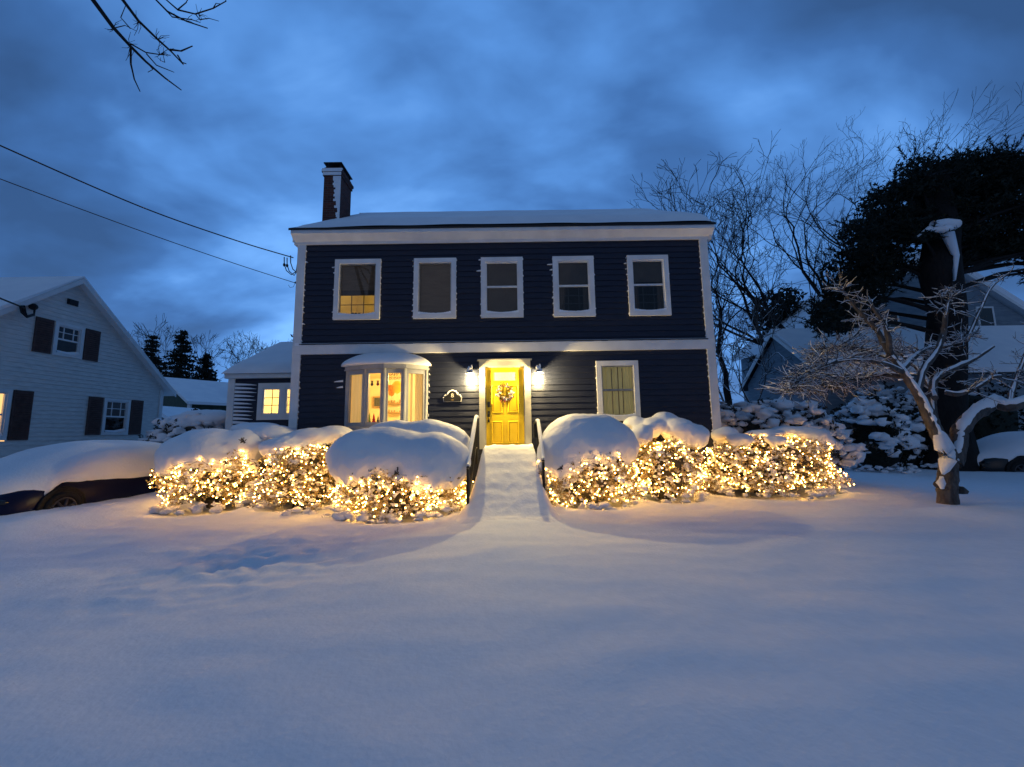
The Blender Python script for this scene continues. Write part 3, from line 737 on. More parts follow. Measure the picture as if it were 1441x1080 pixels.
# ------------------------------------------------------------------ shrubs
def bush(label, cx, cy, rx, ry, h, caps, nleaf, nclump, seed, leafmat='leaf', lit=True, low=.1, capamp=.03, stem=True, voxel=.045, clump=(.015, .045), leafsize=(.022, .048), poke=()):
    rr = random.Random(seed)
    b = thing('shrub', label, 'shrub', (cx, cy, 0))
    if stem:
        s = MB()
        for k in range(34):
            a = rr.uniform(0, 2*math.pi); e = rr.uniform(.2, 1.25)
            tip = Vector((cx+rx*.95*math.cos(a)*math.cos(e*.8), cy+ry*.95*math.sin(a)*math.cos(e*.8), .1+h*.85*math.sin(e)))
            base_ = Vector((cx+rr.gauss(0, rx*.12), cy+rr.gauss(0, ry*.12), 0)); mid = (base_+tip)/2+Vector((rr.gauss(0, .08), rr.gauss(0, .08), .08))
            s.tube([base_, mid, tip], [.022, .014, .005], 5)
        s.build('stems', 'bark2', b)
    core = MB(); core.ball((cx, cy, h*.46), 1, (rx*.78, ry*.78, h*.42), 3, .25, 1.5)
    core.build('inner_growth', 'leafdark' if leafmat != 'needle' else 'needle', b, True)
    lf = MB(); sn_ = MB()
    def shell(rmin=.78, rmax=1.03, front=False):
        while True:
            v = Vector((rr.gauss(0, 1), rr.gauss(0, 1), rr.gauss(0, 1))).normalized()
            if front and v.y > .35: continue
            if v.z < -.75: continue
            break
        k = rr.uniform(rmin, rmax)*(1+.40*noise.noise(v*1.9+Vector((seed, 0, 0)))+.14*noise.noise(v*5+Vector((seed, 3, 0))))
        # squarish flanks rather than a ball
        q = (abs(v.x)**2.5+abs(v.y)**2.5+abs(v.z)**2.5)**(-1/2.5)
        v2 = v*q
        return Vector((cx+v2.x*rx*k, cy+v2.y*ry*k, max(.03+rr.uniform(0, .06), h*.47+v2.z*h*.47*k))), v
    for c_ in range(nleaf//9):
        p, v = shell()
        d = (v+Vector((rr.gauss(0, .3), rr.gauss(0, .3), rr.gauss(-.1, .3)))).normalized()
        L_ = rr.uniform(.08, .18); lf.tube([p-d*L_*.6, p+d*L_*.5], [.004, .002], 3, False)
        for k in range(9): lf.leaf(p+d*L_*rr.uniform(-.5, .6)+Vector((rr.gauss(0, .03), rr.gauss(0, .03), rr.gauss(0, .03))), rr.uniform(*leafsize), rr)
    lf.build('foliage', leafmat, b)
    for c_ in range(nclump):
        p, v = shell(.80, 1.0)
        r = rr.uniform(*clump); sn_.ball(p+Vector((0, 0, r*.2)), r*(1.5 if rr.random() < .08 else 1), (rr.uniform(.8, 1.3), rr.uniform(.8, 1.3), rr.uniform(.6, 1.1)) if leafmat == 'leaf' else (rr.uniform(.9, 1.6), rr.uniform(.9, 1.5), rr.uniform(.5, 1.0)), 2 if r > .05 else 1, .9 if leafmat == 'leaf' else 1.0, 11 if leafmat == 'leaf' else 9)
    for c_ in range(int(rx*46) if lit else 0):      # low boughs weighed down onto the snow
        a = rr.uniform(math.pi*.9, math.pi*2.1); k = rr.uniform(.92, 1.12)*(1+.12*noise.noise(Vector((math.cos(a)*2, math.sin(a)*2, seed))))
        p = Vector((cx+rx*k*math.cos(a), cy+ry*k*math.sin(a), rr.uniform(.03, .2)))
        r = rr.uniform(.03, .08); sn_.ball(p, r, (1.3, 1.2, .7), 2, .8, 9)
        for j in range(5): sn_.leaf(p+Vector((rr.gauss(0, .05), rr.gauss(0, .05), rr.gauss(0, .04))), .03, rr)
    sn_.build('snow_clumps', 'snow', b, True)
    if caps:
        blob('snow_cap', caps, 'snow', b, voxel, capamp, 2.6)
        if poke:
            pk = MB(); ps = MB()
            for (px, py, Yp) in poke:
                c = at(px, py, Yp)
                for k in range(9):
                    d = Vector((rr.gauss(0, .6), rr.gauss(-.3, .4), rr.gauss(.5, .4))).normalized()*rr.uniform(.05, .13); pk.tube([c-d*.4, c+d], [.005, .003], 4)
                    for j in range(4): pk.leaf(c+d*rr.uniform(.3, 1), rr.uniform(.015, .035), rr)
                    if k % 2: ps.ball(c+d*.9, rr.uniform(.012, .028), (1.2, 1, .8), 1, .5)
            pk.build('poking_twigs', 'leafdark', b)
    return b, shell, rr

bulb_me = None
def lights(label, cx, cy, rx, ry, h, n, seed, zmax, shell):
    global bulb_me
    rr = random.Random(seed*13+1)
    t = thing('string_lights', label, 'string lights', (cx, cy, .1), 'light strings over the shrubs by the house')
    pts = []
    tries = 0
    while len(pts) < n and tries < 20000:
        tries += 1
        p, v = shell(1.0, 1.07)
        if v.y > .25 or p.z > zmax(p.x) or p.z < .12: continue
        if any((p-q_).length < .034 for q_ in pts): continue
        pts.append(p)
    if bulb_me is None:
        mb = MB(); vs, fs = ico(1); mb.add([v*.0105 for v in vs], fs); o = mb.build('bulb', 'bulb'); bulb_me = o.data; bpy.data.objects.remove(o)
    for p in pts[:100]:
        o = bpy.data.objects.new('bulb', bulb_me); COL.objects.link(o); o.parent = t; o.location = p-t.location
    if len(pts) > 100:
        mb = MB(); vs, fs = ico(1)
        for p in pts[100:]: mb.add([v*.0105+p for v in vs], fs)
        o = mb.build('bulbs', 'bulb', t); o['kind'] = 'stuff'
    wire = MB(); rest = sorted(pts, key=lambda p: (round(p.z/.14), p.x*(1 if int(round(p.z/.14)) % 2 else -1)))
    for a, c in zip(rest[:-1], rest[1:]):
        mid = (a+c)/2+Vector((0, .02, -.03)); wire.tube([a, mid, c], .003, 3, False)
    wire.build('wire', 'greyfelt', t)
    return t

def lit(label, llabel, px0, px1, pytop, Y, ry, caps, nleaf, nclump, nb, seed, zm, **k):
    a = at(px0, 640, Y); b = at(px1, 640, Y); cx = (a.x+b.x)/2; rx = (b.x-a.x)/2; h = at((px0+px1)/2, pytop, Y).z
    B, shell, rr = bush(label, cx, Y, rx, ry, h, caps, nleaf, nclump, seed, **k)
    lights(llabel, cx, Y, rx, ry, h, nb, seed, zm, shell)
    return cx, rx, h

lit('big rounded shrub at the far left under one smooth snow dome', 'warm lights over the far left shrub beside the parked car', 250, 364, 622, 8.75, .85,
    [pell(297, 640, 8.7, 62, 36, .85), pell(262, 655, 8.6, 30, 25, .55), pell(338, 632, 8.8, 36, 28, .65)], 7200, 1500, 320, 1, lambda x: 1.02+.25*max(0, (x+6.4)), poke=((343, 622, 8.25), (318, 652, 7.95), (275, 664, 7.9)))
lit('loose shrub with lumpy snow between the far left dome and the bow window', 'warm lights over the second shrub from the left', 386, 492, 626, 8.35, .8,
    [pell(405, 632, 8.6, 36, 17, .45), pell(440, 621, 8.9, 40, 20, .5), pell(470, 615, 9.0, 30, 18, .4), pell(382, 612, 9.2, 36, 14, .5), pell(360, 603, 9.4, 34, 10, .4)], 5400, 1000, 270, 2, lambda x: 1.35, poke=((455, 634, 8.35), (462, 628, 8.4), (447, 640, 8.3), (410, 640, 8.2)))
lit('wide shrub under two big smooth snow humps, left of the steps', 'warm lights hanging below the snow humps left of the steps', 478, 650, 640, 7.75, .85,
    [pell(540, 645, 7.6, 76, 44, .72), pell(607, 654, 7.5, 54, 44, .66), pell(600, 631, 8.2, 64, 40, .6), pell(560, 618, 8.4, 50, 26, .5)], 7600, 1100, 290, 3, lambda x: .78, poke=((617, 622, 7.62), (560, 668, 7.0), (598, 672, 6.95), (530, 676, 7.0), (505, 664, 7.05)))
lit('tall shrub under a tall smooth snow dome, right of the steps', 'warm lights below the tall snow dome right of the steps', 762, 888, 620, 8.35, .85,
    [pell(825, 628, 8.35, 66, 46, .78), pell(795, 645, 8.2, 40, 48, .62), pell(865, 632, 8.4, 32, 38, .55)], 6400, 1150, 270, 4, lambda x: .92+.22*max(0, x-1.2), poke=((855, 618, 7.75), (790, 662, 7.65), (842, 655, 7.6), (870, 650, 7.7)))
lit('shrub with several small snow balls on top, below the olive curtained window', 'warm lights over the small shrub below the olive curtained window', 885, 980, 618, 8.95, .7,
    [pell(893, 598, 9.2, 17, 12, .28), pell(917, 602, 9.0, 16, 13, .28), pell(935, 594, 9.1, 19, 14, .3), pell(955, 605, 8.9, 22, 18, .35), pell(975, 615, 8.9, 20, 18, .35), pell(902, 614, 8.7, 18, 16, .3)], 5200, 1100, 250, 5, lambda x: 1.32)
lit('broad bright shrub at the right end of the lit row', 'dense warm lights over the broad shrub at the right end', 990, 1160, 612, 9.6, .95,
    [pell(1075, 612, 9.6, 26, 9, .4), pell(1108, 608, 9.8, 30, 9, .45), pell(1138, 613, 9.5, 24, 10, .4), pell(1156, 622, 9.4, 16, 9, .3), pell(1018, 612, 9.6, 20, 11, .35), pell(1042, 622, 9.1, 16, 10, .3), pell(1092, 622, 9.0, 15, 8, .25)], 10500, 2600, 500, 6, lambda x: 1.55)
# low lumps of foliage in front
def plain(label, px0, px1, pytop, Y, ry, caps, nleaf, nclump, seed, **k):
    a = at(px0, 640, Y); b = at(px1, 640, Y); h = at((px0+px1)/2, pytop, Y).z
    return bush(label, (a.x+b.x)/2, Y, (b.x-a.x)/2, ry, h, caps, nleaf, nclump, seed, **k)
plain('unlit rounded shrub dabbed with snow behind the bright right hand shrub', 972, 1178, 562, 11.3, .9, [], 3800, 300, 7, leafmat='leafdark', clump=(.07, .17), leafsize=(.04, .08))
plain('dark gap shrub with snow lumps between the two left hand lit shrubs', 362, 418, 634, 8.8, .4, [], 1500, 60, 8, leafmat='leafdark', clump=(.05, .14))
plain('small low shrub at the left edge of the wing', 222, 322, 578, 13.2, .8, [pell(292, 590, 13.2, 40, 13, .6), pell(262, 600, 13.1, 30, 12, .5)], 2200, 160, 9, leafmat='leafdark', clump=(.07, .17), leafsize=(.04, .08))
plain('snow laden shrub by the corner of the pale neighbouring house', 205, 262, 600, 14.5, .7, [], 1500, 110, 10, leafmat='leafdark', clump=(.06, .14), leafsize=(.04, .08))
for i, (p0, p1, pt, Y, lb) in enumerate(((1188, 1262, 560, 14.0, 'dark snow patched evergreen shrub just right of the lit row'), (1240, 1322, 578, 15.0, 'dark snow patched evergreen shrub behind the forked tree'), (1318, 1440, 535, 16.5, 'tall black hedge shrub at the right edge behind the forked tree'), (1205, 1300, 545, 17.5, 'pale snowy shrub against the blue neighbouring house'))):
    plain(lb, p0, p1, pt, Y, 1.1, [pell((p0+p1)/2, pt+22, Y, (p1-p0)*.36, 12, .7)] if i in (0, 1, 3) else [], 2600, [110, 90, 10, 170][i], 20+i, leafmat='needle', clump=(.06, .18), leafsize=(.05, .1), capamp=.12)

# ------------------------------------------------------------------ bare trees
def bare(name, label, cat, base, lean, H, r0, seed, spread=.6, levels=7, wind=Vector((0, 0, 0)), material='bark', group=None, snow=False, first=.3, kids=(1, 1), mr=.013, wide=.9):
    rr = random.Random(seed); t = thing(name, label, cat, base, group)
    tr = MB(); cr = MB(); sn_ = MB()
    def grow(p, d, L, r, lev):
        n = 5 if lev == 0 else (3 if lev < 5 else 2); pts = [p.copy()]; rad = [r]; dd = d.copy(); w_ = .09+.035*lev; minr = mr*(1.9-.13*lev)
        r1 = max(minr, r*.72)
        for i in range(n):
            dd = (dd + Vector((rr.gauss(0, w_), rr.gauss(0, w_), rr.gauss(0, w_*.6))) + Vector((0, 0, .05)) + wind*(.03*lev)).normalized()
            pts.append(pts[-1]+dd*L/n); rad.append(max(minr, r+(r1-r)*(i+1)/n))
        (tr if lev == 0 else cr).tube(pts, rad, 8 if lev == 0 else (5 if lev < 3 else 3), lev == 0)
        if snow and lev < 6 and abs(dd.z) < .93:
            sn_.tube([q+Vector((0, 0, rad[i]*.9)) for i, q in enumerate(pts)], [x*.9 for x in rad], 4)
        if lev >= levels: return
        def side(nd_, ang):
            a = rr.uniform(0, 2*math.pi); s_ = nd_.cross(Vector((math.cos(a), math.sin(a), .35))).normalized()
            return (nd_*math.cos(ang)+s_*math.sin(ang)).normalized()
        # the tip forks
        for i in range(2 if rr.random() < .72 or lev > 5 else 3):
            grow(pts[-1], side(dd, spread*rr.uniform(.45, 1.0)), L*rr.uniform(.68, .92)*(1 if lev < 5 else .82), r1*(.92 if i == 0 else rr.uniform(.55, .75)), lev+1)
        for i in range(rr.randint(*kids) if rr.random() < .75 else 0):
            u = rr.uniform(first if lev == 0 else .25, .95); f = u*n; i0 = min(n-1, int(f)); q = pts[i0].lerp(pts[i0+1], f-i0)
            lv = min(levels, lev+rr.choice((2, 3)) + (1 if lev == 0 else 0)); grow(q, side(dd, spread*rr.uniform(1.0, 1.6)), L*rr.uniform(.4, .65), r*.42, lv)
    grow(Vector(base), Vector(lean).normalized(), H*.265, r0, 0)
    top = sorted(v.z for v in cr.v)[int(len(cr.v)*.985)]; k_ = H/top; kx = k_*wide; bb = Vector(base)
    for mb_ in (tr, cr, sn_):
        mb_.v = [Vector((bb.x+(v.x-bb.x)*kx, bb.y+(v.y-bb.y)*kx, v.z*k_)) for v in mb_.v]
    tr.build('trunk', material, t, True); cr.build('crown', material, t)
    if snow: sn_.build('snow', 'snow', t, True)
    return t
def gb(px, Y): p = at(px, 600, Y); return Vector((p.x, Y, 0))
G = 'bare trees behind the houses'
def hz(px, py, Y): return at(px, py, Y).z
bare('bare_tree', 'bare fan shaped tree rising just right of the navy house roof', 'tree', gb(1036, 24), (-.22, 0, 1), hz(985, 272, 24), .30, 31, .52, 8, group=G, first=.45, wide=.95)
bare('bare_tree', 'tall leaning bare tree in the gap between the two houses', 'tree', gb(1178, 27), (-.14, 0, 1), hz(1120, 262, 27), .38, 35, .46, 8, group=G, first=.3, wide=1.0)
bare('bare_tree', 'tallest wind swept bare tree rising behind the black pine', 'tree', gb(1222, 31), (.03, 0, 1), hz(1250, 150, 31), .46, 37, .44, 8, wind=Vector((.35, 0, .1)), group=G, first=.35, wide=.9)
bare('bare_tree', 'low snowy bare tree close to the right corner of the navy house', 'tree', gb(1045, 19), (-.25, 0, 1), 7.5, .10, 52, .55, 7, group=G, snow=True, first=.1, material='bark2')
bare('bare_tree', 'second low snowy bare tree beside the pale blue gable', 'tree', gb(1062, 23), (.1, 0, 1), 8.5, .10, 53, .55, 7, group=G, snow=True, first=.1, material='bark2')
bare('bare_tree', 'far bare tree beside the left spruces', 'tree', gb(300, 42), (0, 0, 1), 12.5, .14, 61, .5, 7, group=G, first=.2)
bare('bare_tree', 'far bare tree over the snowy wing roof on the left', 'tree', gb(338, 46), (0, 0, 1), 13, .14, 62, .5, 7, group=G, first=.2)
bare('bare_tree', 'small far bare tree between the spruces and the wing', 'tree', gb(285, 50), (0, 0, 1), 12, .14, 63, .5, 7, group=G, first=.2)

# ------------------------------------------------------------------ evergreens
def spruce(label, px, pytop, Y, wpx, seed, tiers=24, group='spruces behind the far green house'):
    rr = random.Random(seed); b = gb(px, Y); H = at(px, pytop, Y).z; R0 = wpx/2*Y/F
    t = thing('spruce_tree', label, 'tree', b, group)
    q = MB(); q.tube([b, b+Vector((0, 0, H*.97))], [.25, .03], 7); q.build('trunk', 'bark', t)
    q = MB()
    for k in range(tiers):
        u = k/tiers; z = H*(.12+.88*u); R1 = R0*(1-u)**.8*rr.uniform(.8, 1.15)+.15
        for j in range(int(10+8*(1-u))):
            a = rr.uniform(0, 2*math.pi); L = R1*rr.uniform(.55, 1.1)
            n = int(10+L*12)
            for i in range(n):
                s = rr.uniform(.05, 1)*L; c = b+Vector((math.cos(a)*s+rr.gauss(0, .12), math.sin(a)*s+rr.gauss(0, .12), z-.25*s*s/max(R1, .5)+rr.gauss(0, .10)+.1*(s/L)))
                q.leaf(c, rr.uniform(.10, .26), rr)
    q.build('crown', 'needle', t)
spruce('dark spruce farther left behind the pale house rake', 203, 470, 46, 96, 1)
spruce('tallest dark spruce left of the wing', 247, 464, 44, 118, 2)
spruce('shorter dark spruce right of the tallest spruce', 282, 497, 47, 84, 3)
spruce('small evergreen top peeking out beside the left corner of the navy house', 413, 462, 34, 20, 4, group='evergreens behind the navy house')

def clumptree(name, label, base, trunk, clumps, seed, leaf=(.12, .3), dens=150, limbs=True, material='needle', tufts=0):
    rr = random.Random(seed); t = thing(name, label, 'tree', base)
    q = MB(); q.tube(*trunk, 12); tt = q.build('trunk', 'bark', t, True)
    if limbs:
        q = MB()
        for (c, r) in clumps[::5]:
            s = Vector(trunk[0][min(len(trunk[0])-1, 2)]); s = Vector((s.x, s.y, min(c.z*.85, trunk[0][-1][2])))
            q.tube([s, (s+c)/2+Vector((0, 0, .2)), c], [.09, .06, .02], 5)
        q.build('limbs', 'bark', t)
    q = MB()
    for (c, r) in clumps:
        n = int(dens*r[0]*r[2]*3)
        for k in range(n):
            v = Vector((rr.gauss(0, 1), rr.gauss(0, 1), rr.gauss(0, 1))).normalized()*rr.uniform(.15, 1)**.45
            v *= 1+.35*noise.noise(v*2.5+c)
            q.leaf(c+Vector((v.x*r[0], v.y*r[1], v.z*r[2])), rr.uniform(*leaf), rr)
    for (c, r) in clumps:      # tufts that break up the outline
        for k in range(tufts):
            v = Vector((rr.gauss(0, 1), rr.gauss(0, .6), rr.gauss(.2, 1))).normalized(); p = c+Vector((v.x*r[0], v.y*r[1], v.z*r[2]))*rr.uniform(.85, 1.12)
            ax = (v*.8+Vector((0, 0, .5))+Vector((rr.gauss(0, .3), rr.gauss(0, .3), rr.gauss(0, .2)))).normalized(); L_ = rr.uniform(.25, .6)
            for j in range(34):
                u_ = rr.uniform(0, 1); b_ = p+ax*L_*u_; d_ = (ax*.9+Vector((rr.gauss(0, .5), rr.gauss(0, .5), rr.gauss(0, .5)))).normalized()*rr.uniform(.10, .20)
                sd = d_.cross(Vector((rr.gauss(0, 1), rr.gauss(0, 1), rr.gauss(0, 1)))).normalized()*.014
                q.add([b_-sd, b_+sd, b_+d_], [[0, 1, 2]])
    q.build('crown', material, t)
    return t, tt
def C(px, py, Y, rx, ry, rd=None):
    k = Y/F; return (at(px, py, Y), (rx*k, rd or rx*k*.8, ry*k))
PY = 15.0
OUT = [(1163, 462), (1158, 405), (1190, 352), (1196, 312), (1232, 285), (1238, 248), (1268, 252), (1290, 224), (1326, 228), (1345, 212), (1400, 208), (1441, 226), (1540, 232), (1540, 405), (1441, 378), (1372, 372), (1290, 378), (1246, 400), (1220, 436), (1190, 472)]
def inside(x, y):
    c = False
    for k in range(len(OUT)):
        (x1_, y1_), (x2_, y2_) = OUT[k], OUT[k-1]
        if (y1_ > y) != (y2_ > y) and x < (x2_-x1_)*(y-y1_)/(y2_-y1_)+x1_: c = not c
    return c
rr = random.Random(41); cl = []
while len(cl) < 270:
    px_, py_ = rr.uniform(1150, 1540), rr.uniform(205, 475)
    if inside(px_, py_+6) and inside(px_, py_-6): cl.append(C(px_, py_, PY+rr.uniform(-1.6, 1.8), rr.uniform(16, 34), rr.uniform(7, 13)))
tb = gb(1332, PY-1)
pn, ptk = clumptree('pine_tree', 'huge black pine with a thick trunk and broad crown on the right', tb,
    ([tb, tb+Vector((-.05, 0, 2)), at(1333, 440, PY-1), at(1322, 380, PY-1), at(1325, 330, PY-1), at(1325, 250, PY-1)], [.75, .60, .52, .58, .50, .2]), cl, 71, dens=420, leaf=(.05, .12), tufts=9)
q = MB(); a = at(1332, 324, PY-1.75)
q.ball(a, .32, (.85, .5, .5), 2, .4); q.tube([at(1290, 334, PY-1.6), at(1306, 322, PY-1.7), a], [.03, .08, .14], 6)
q.tube([a, at(1345, 360, PY-1.55), at(1343, 395, PY-1.6)], [.18, .10, .04], 6)
rr = random.Random(6)
c1_, c2_ = at(1312, 316, PY-1.75), at(1347, 316, PY-1.75)
q.tube([c1_, c1_.lerp(c2_, .5), c2_], [.12, .2, .16], 10)
q.build('snow', 'snow', pn, True)
for px_, py_ in ():
    q = MB(); c_ = at(px_, py_, PY-2.3); q.ball(c_, rr.uniform(.04, .07), (1.8, 1, .7), 2, 1.1, 9); q.build('snow', 'snow', pn, True)
cl = [C(1090, 430, 32, 30, 22), C(1120, 445, 32, 35, 22), C(1075, 455, 32, 22, 18), C(1150, 462, 32, 30, 18), C(1080, 490, 31, 22, 14), C(1110, 418, 33, 20, 14), C(1068, 500, 31, 14, 10)]
clumptree('pine_tree', 'smaller dark evergreen in the gap between the navy and blue houses', gb(1105, 32), ([gb(1105, 32), at(1105, 500, 32), at(1105, 430, 32)], [.4, .3, .15]), cl, 72, leaf=(.12, .3), dens=80, tufts=12)

# far wooded rise
rr = random.Random(99); q = MB()
for k in range(5200):
    x = rr.uniform(-170, 170); y = 95+rr.uniform(0, 22); h = 6.5+2.5*noise.noise(Vector((x*.06, 0, 0)))+1.2*noise.noise(Vector((x*.4, 0, 0)))
    q.leaf((x, y, rr.uniform(0, 1)**.6*h), rr.uniform(.5, 1.3), rr)
tag(q.build('distant_woods', 'needle'), 'dark distant treeline along the horizon', 'woods', kind='stuff')

# ------------------------------------------------------------------ forked snowy tree, right
TY = 7.9
ft = thing('crabapple_tree', 'low forked tree with snow lined crooked limbs on the right of the lawn', 'tree', at(1335, 712, TY)*1.0)
tr = MB(); cr = MB(); sn_ = MB(); rr = random.Random(17)
def limb(mb, pts, rpx, snow=True, n=9, dy=None, sk=.68):
    P_ = []; Rr = []
    for i, (px, py, *rest) in enumerate(pts):
        Y = TY + (rest[0] if rest else 0); P_.append(at(px, py, Y)); 
    for i in range(len(pts)): Rr.append((rpx[0]+(rpx[1]-rpx[0])*i/(len(pts)-1))*TY/F)
    # refine with catmull-rom
    Q, QR = [], []
    for i in range(len(P_)-1):
        p0, p1, p2, p3 = P_[max(i-1, 0)], P_[i], P_[i+1], P_[min(i+2, len(P_)-1)]
        for k in range(5):
            t = k/5; Q.append(.5*((2*p1)+(-p0+p2)*t+(2*p0-5*p1+4*p2-p3)*t*t+(-p0+3*p1-3*p2+p3)*t**3)); QR.append(Rr[i]+(Rr[i+1]-Rr[i])*t)
    Q.append(P_[-1]); QR.append(Rr[-1])
    Q = [p+Vector((noise.noise(p*9), noise.noise(p*9+Vector((5, 0, 0))), noise.noise(p*9+Vector((0, 5, 0)))))*QR[i]*.22 for i, p in enumerate(Q)]
    mb.tube(Q, [r*(1+.12*noise.noise(Q[i]*5)) for i, r in enumerate(QR)], n)
    if snow:
        S, SR = [], []
        for i in range(len(Q)):
            d = (Q[min(i+1, len(Q)-1)]-Q[max(i-1, 0)]).normalized(); flat = 1-abs(d.z)**2.5
            S.append(Q[i]+Vector((-.30*QR[i]*abs(d.z), -.55*QR[i]*abs(d.z), QR[i]*(.35+.45*flat)))); SR.append(QR[i]*(.45+.5*flat)*sk*(1+.25*noise.noise(Q[i]*6)))
        sn_.tube(S, SR, 8)
    return Q, QR
limb(tr, [(1334, 722), (1333, 690), (1334, 665), (1338, 645)], (11, 10), False, 12)
limb(tr, [(1337, 650), (1330, 632), (1316, 605), (1303, 575), (1288, 548), (1268, 520), (1250, 500)], (10.5, 4), sk=1.0)
limb(tr, [(1340, 655), (1348, 628), (1350, 608), (1362, 590), (1385, 575), (1402, 568), (1420, 573, -.2), (1460, 560, -.3), (1500, 530, -.4)], (11, 5.5), sk=.85)
sn_.tube([at(1322, 612, TY-.05), at(1330, 632, TY-.1), at(1333, 648, TY-.14), at(1329, 662, TY-.17), at(1327, 668, TY-.17)], [.10, .15, .13, .07, .02], 9)
sn_.tube([at(1341, 632, TY-.05), at(1335, 645, TY-.12), at(1332, 655, TY-.15)], [.05, .09, .04], 8)
sn_.tube([at(1325, 671, TY-.15), at(1324, 680, TY-.17), at(1326, 688, TY-.16)], [.03, .07, .03], 8)
sn_.tube([at(1368, 586, TY-.03), at(1385, 571, TY-.02), at(1402, 563, TY-.02), at(1418, 568, TY-.2)], [.05, .12, .13, .08], 9)
tr.ball(at(1352, 691, TY), .09, (1, 1, .8), 2, .5); tr.ball(at(1322, 682, TY), .09, (1, 1, .8), 2, .5)
main = []
main.append(limb(cr, [(1312, 598), (1312, 560, .2), (1316, 535, .3), (1345, 518, .4), (1372, 505, .5), (1398, 488, .6)], (6, 2)))
main.append(limb(cr, [(1290, 552), (1300, 520, .1), (1318, 495, .1), (1328, 468, .1), (1330, 445, 0), (1338, 420, 0), (1352, 412, -.1)], (5, 2)))
main.append(limb(cr, [(1330, 445), (1336, 425), (1334, 405)], (2.5, 1.2)))
main.append(limb(cr, [(1330, 552, -.1), (1350, 555, -.2), (1375, 545, -.3), (1395, 532, -.3), (1408, 530, -.3)], (3.2, 2)))
main.append(limb(cr, [(1262, 512), (1245, 485), (1232, 462), (1220, 448)], (5, 1.6)))
main.append(limb(cr, [(1252, 500), (1250, 475, -.2), (1243, 455, -.2), (1228, 432, -.3), (1222, 418, -.3)], (4, 1.4)))
main.append(limb(cr, [(1232, 462), (1215, 445), (1200, 428), (1188, 412), (1178, 405)], (3, 1.2)))
main.append(limb(cr, [(1270, 524), (1240, 512, -.3), (1200, 505, -.6), (1160, 515, -.8), (1130, 532, -.9), (1108, 552, -1)], (4, 1.2)))
main.append(limb(cr, [(1275, 530), (1240, 528, .3), (1200, 535, .4), (1165, 545, .5), (1130, 548, .6)], (4, 1.2)))
main.append(limb(cr, [(1262, 512), (1225, 495, .4), (1180, 488, .6), (1150, 500, .8)], (4, 1.2)))
main.append(limb(cr, [(1270, 520), (1290, 500, .5), (1310, 490, .9), (1340, 485, 1.2), (1370, 470, 1.4)], (4, 1.4)))
main.append(limb(cr, [(1420, 570), (1428, 540, .2), (1441, 505, .3), (1452, 470, .4)], (4, 1.5)))
main.append(limb(cr, [(1316, 560), (1300, 530, .8), (1270, 500, 1.2), (1240, 480, 1.4)], (4, 1.4)))
main.append(limb(cr, [(1180, 488, .6), (1205, 470, .6), (1216, 450, .6)], (2, 1)))
main.append(limb(cr, [(1360, 480, 1.3), (1378, 440, 1.3), (1395, 405, 1.4), (1420, 385, 1.5)], (3, 1.2)))
def twigs(Q, QR, n, droop=.0, L=(.2, .55)):
    for k in range(n):
        i = rr.randrange(len(Q)//4, len(Q)); p = Q[i]; d = Vector((rr.gauss(-.25, .7), rr.gauss(-.1, .6), rr.gauss(.12-droop, .35))).normalized()
        l = rr.uniform(*L); pts = [p]; dd = d
        for s in range(4):
            dd = (dd+Vector((rr.gauss(0, .22), rr.gauss(0, .22), rr.gauss(.02, .18)))).normalized(); pts.append(pts[-1]+dd*l/4)
        r = rr.uniform(.006, .011); rad = [r*(1-.15*s) for s in range(5)]
        cr.tube(pts, rad, 4, False)
        if rr.random() < .75: sn_.tube([q_+Vector((0, 0, r*1.1)) for q_ in pts], [x*rr.uniform(.8, 1.5) for x in rad], 4)
        for s in (1, 2, 3):
            for _ in range(rr.randint(1, 2)):
                d3 = (dd+Vector((rr.gauss(0, .7), rr.gauss(0, .7), rr.gauss(0, .5)))).normalized(); e = pts[s]+d3*rr.uniform(.06, .2)
                cr.tube([pts[s], e], [.005, .003], 3, False)
                if rr.random() < .5: sn_.tube([pts[s]+Vector((0, 0, .006)), e+Vector((0, 0, .006))], [.007, .004], 3)
for i, (Q, QR) in enumerate(main): twigs(Q, QR, {7: 180, 8: 180, 9: 140, 10: 60, 12: 80}.get(i, 18), .22 if i in (7, 8, 9) else 0)
for k in range(90):   # snow pellets caught in the twig mass
    px = rr.uniform(1110, 1300); sn_.ball(at(px, 525+rr.gauss(0, 13)-(px-1110)*.06, TY+rr.uniform(-.8, 1)), rr.uniform(.012, .032), (1.6, 1.2, .6), 1, .5)
tr.build('trunk', 'bark2', ft, True); cr.build('crown', 'bark2', ft); sn_.build('snow', 'snow', ft, True)

# ------------------------------------------------------------------ overhanging branch, top left
bt = thing('overhanging_tree', 'bare tree whose black branches hang into the top left of the sky', 'tree', (-6.5, 2.2, 0))
q = MB(); q.tube([(-6.5, 2.2, 0), (-6.4, 2.3, 3), (-6.1, 2.6, 6.5), (-5.7, 3.1, 9)], [.28, .24, .19, .12], 10); q.build('trunk', 'bark', bt, True)
cr = MB(); rr = random.Random(23); TY = 4.6
def br(pts, r0, r1):
    P_ = [at(px, py, TY+dy) for px, py, dy in pts]; n = len(P_); cr.tube(P_, [(r0+(r1-r0)*i/(n-1))*TY/F for i in range(n)], 5); return P_
st_ = at(60, -160, TY); cr.tube([(-6.1, 2.6, 6.5), st_.lerp(Vector((-6.1, 2.6, 6.5)), .4)+Vector((0, 0, .2)), st_], [.09, .06, .035], 6)
st2 = at(250, -110, TY); cr.tube([(-5.9, 2.9, 7.8), st2.lerp(Vector((-5.9, 2.9, 7.8)), .4)+Vector((0, 0, .2)), st2], [.07, .05, .03], 6)
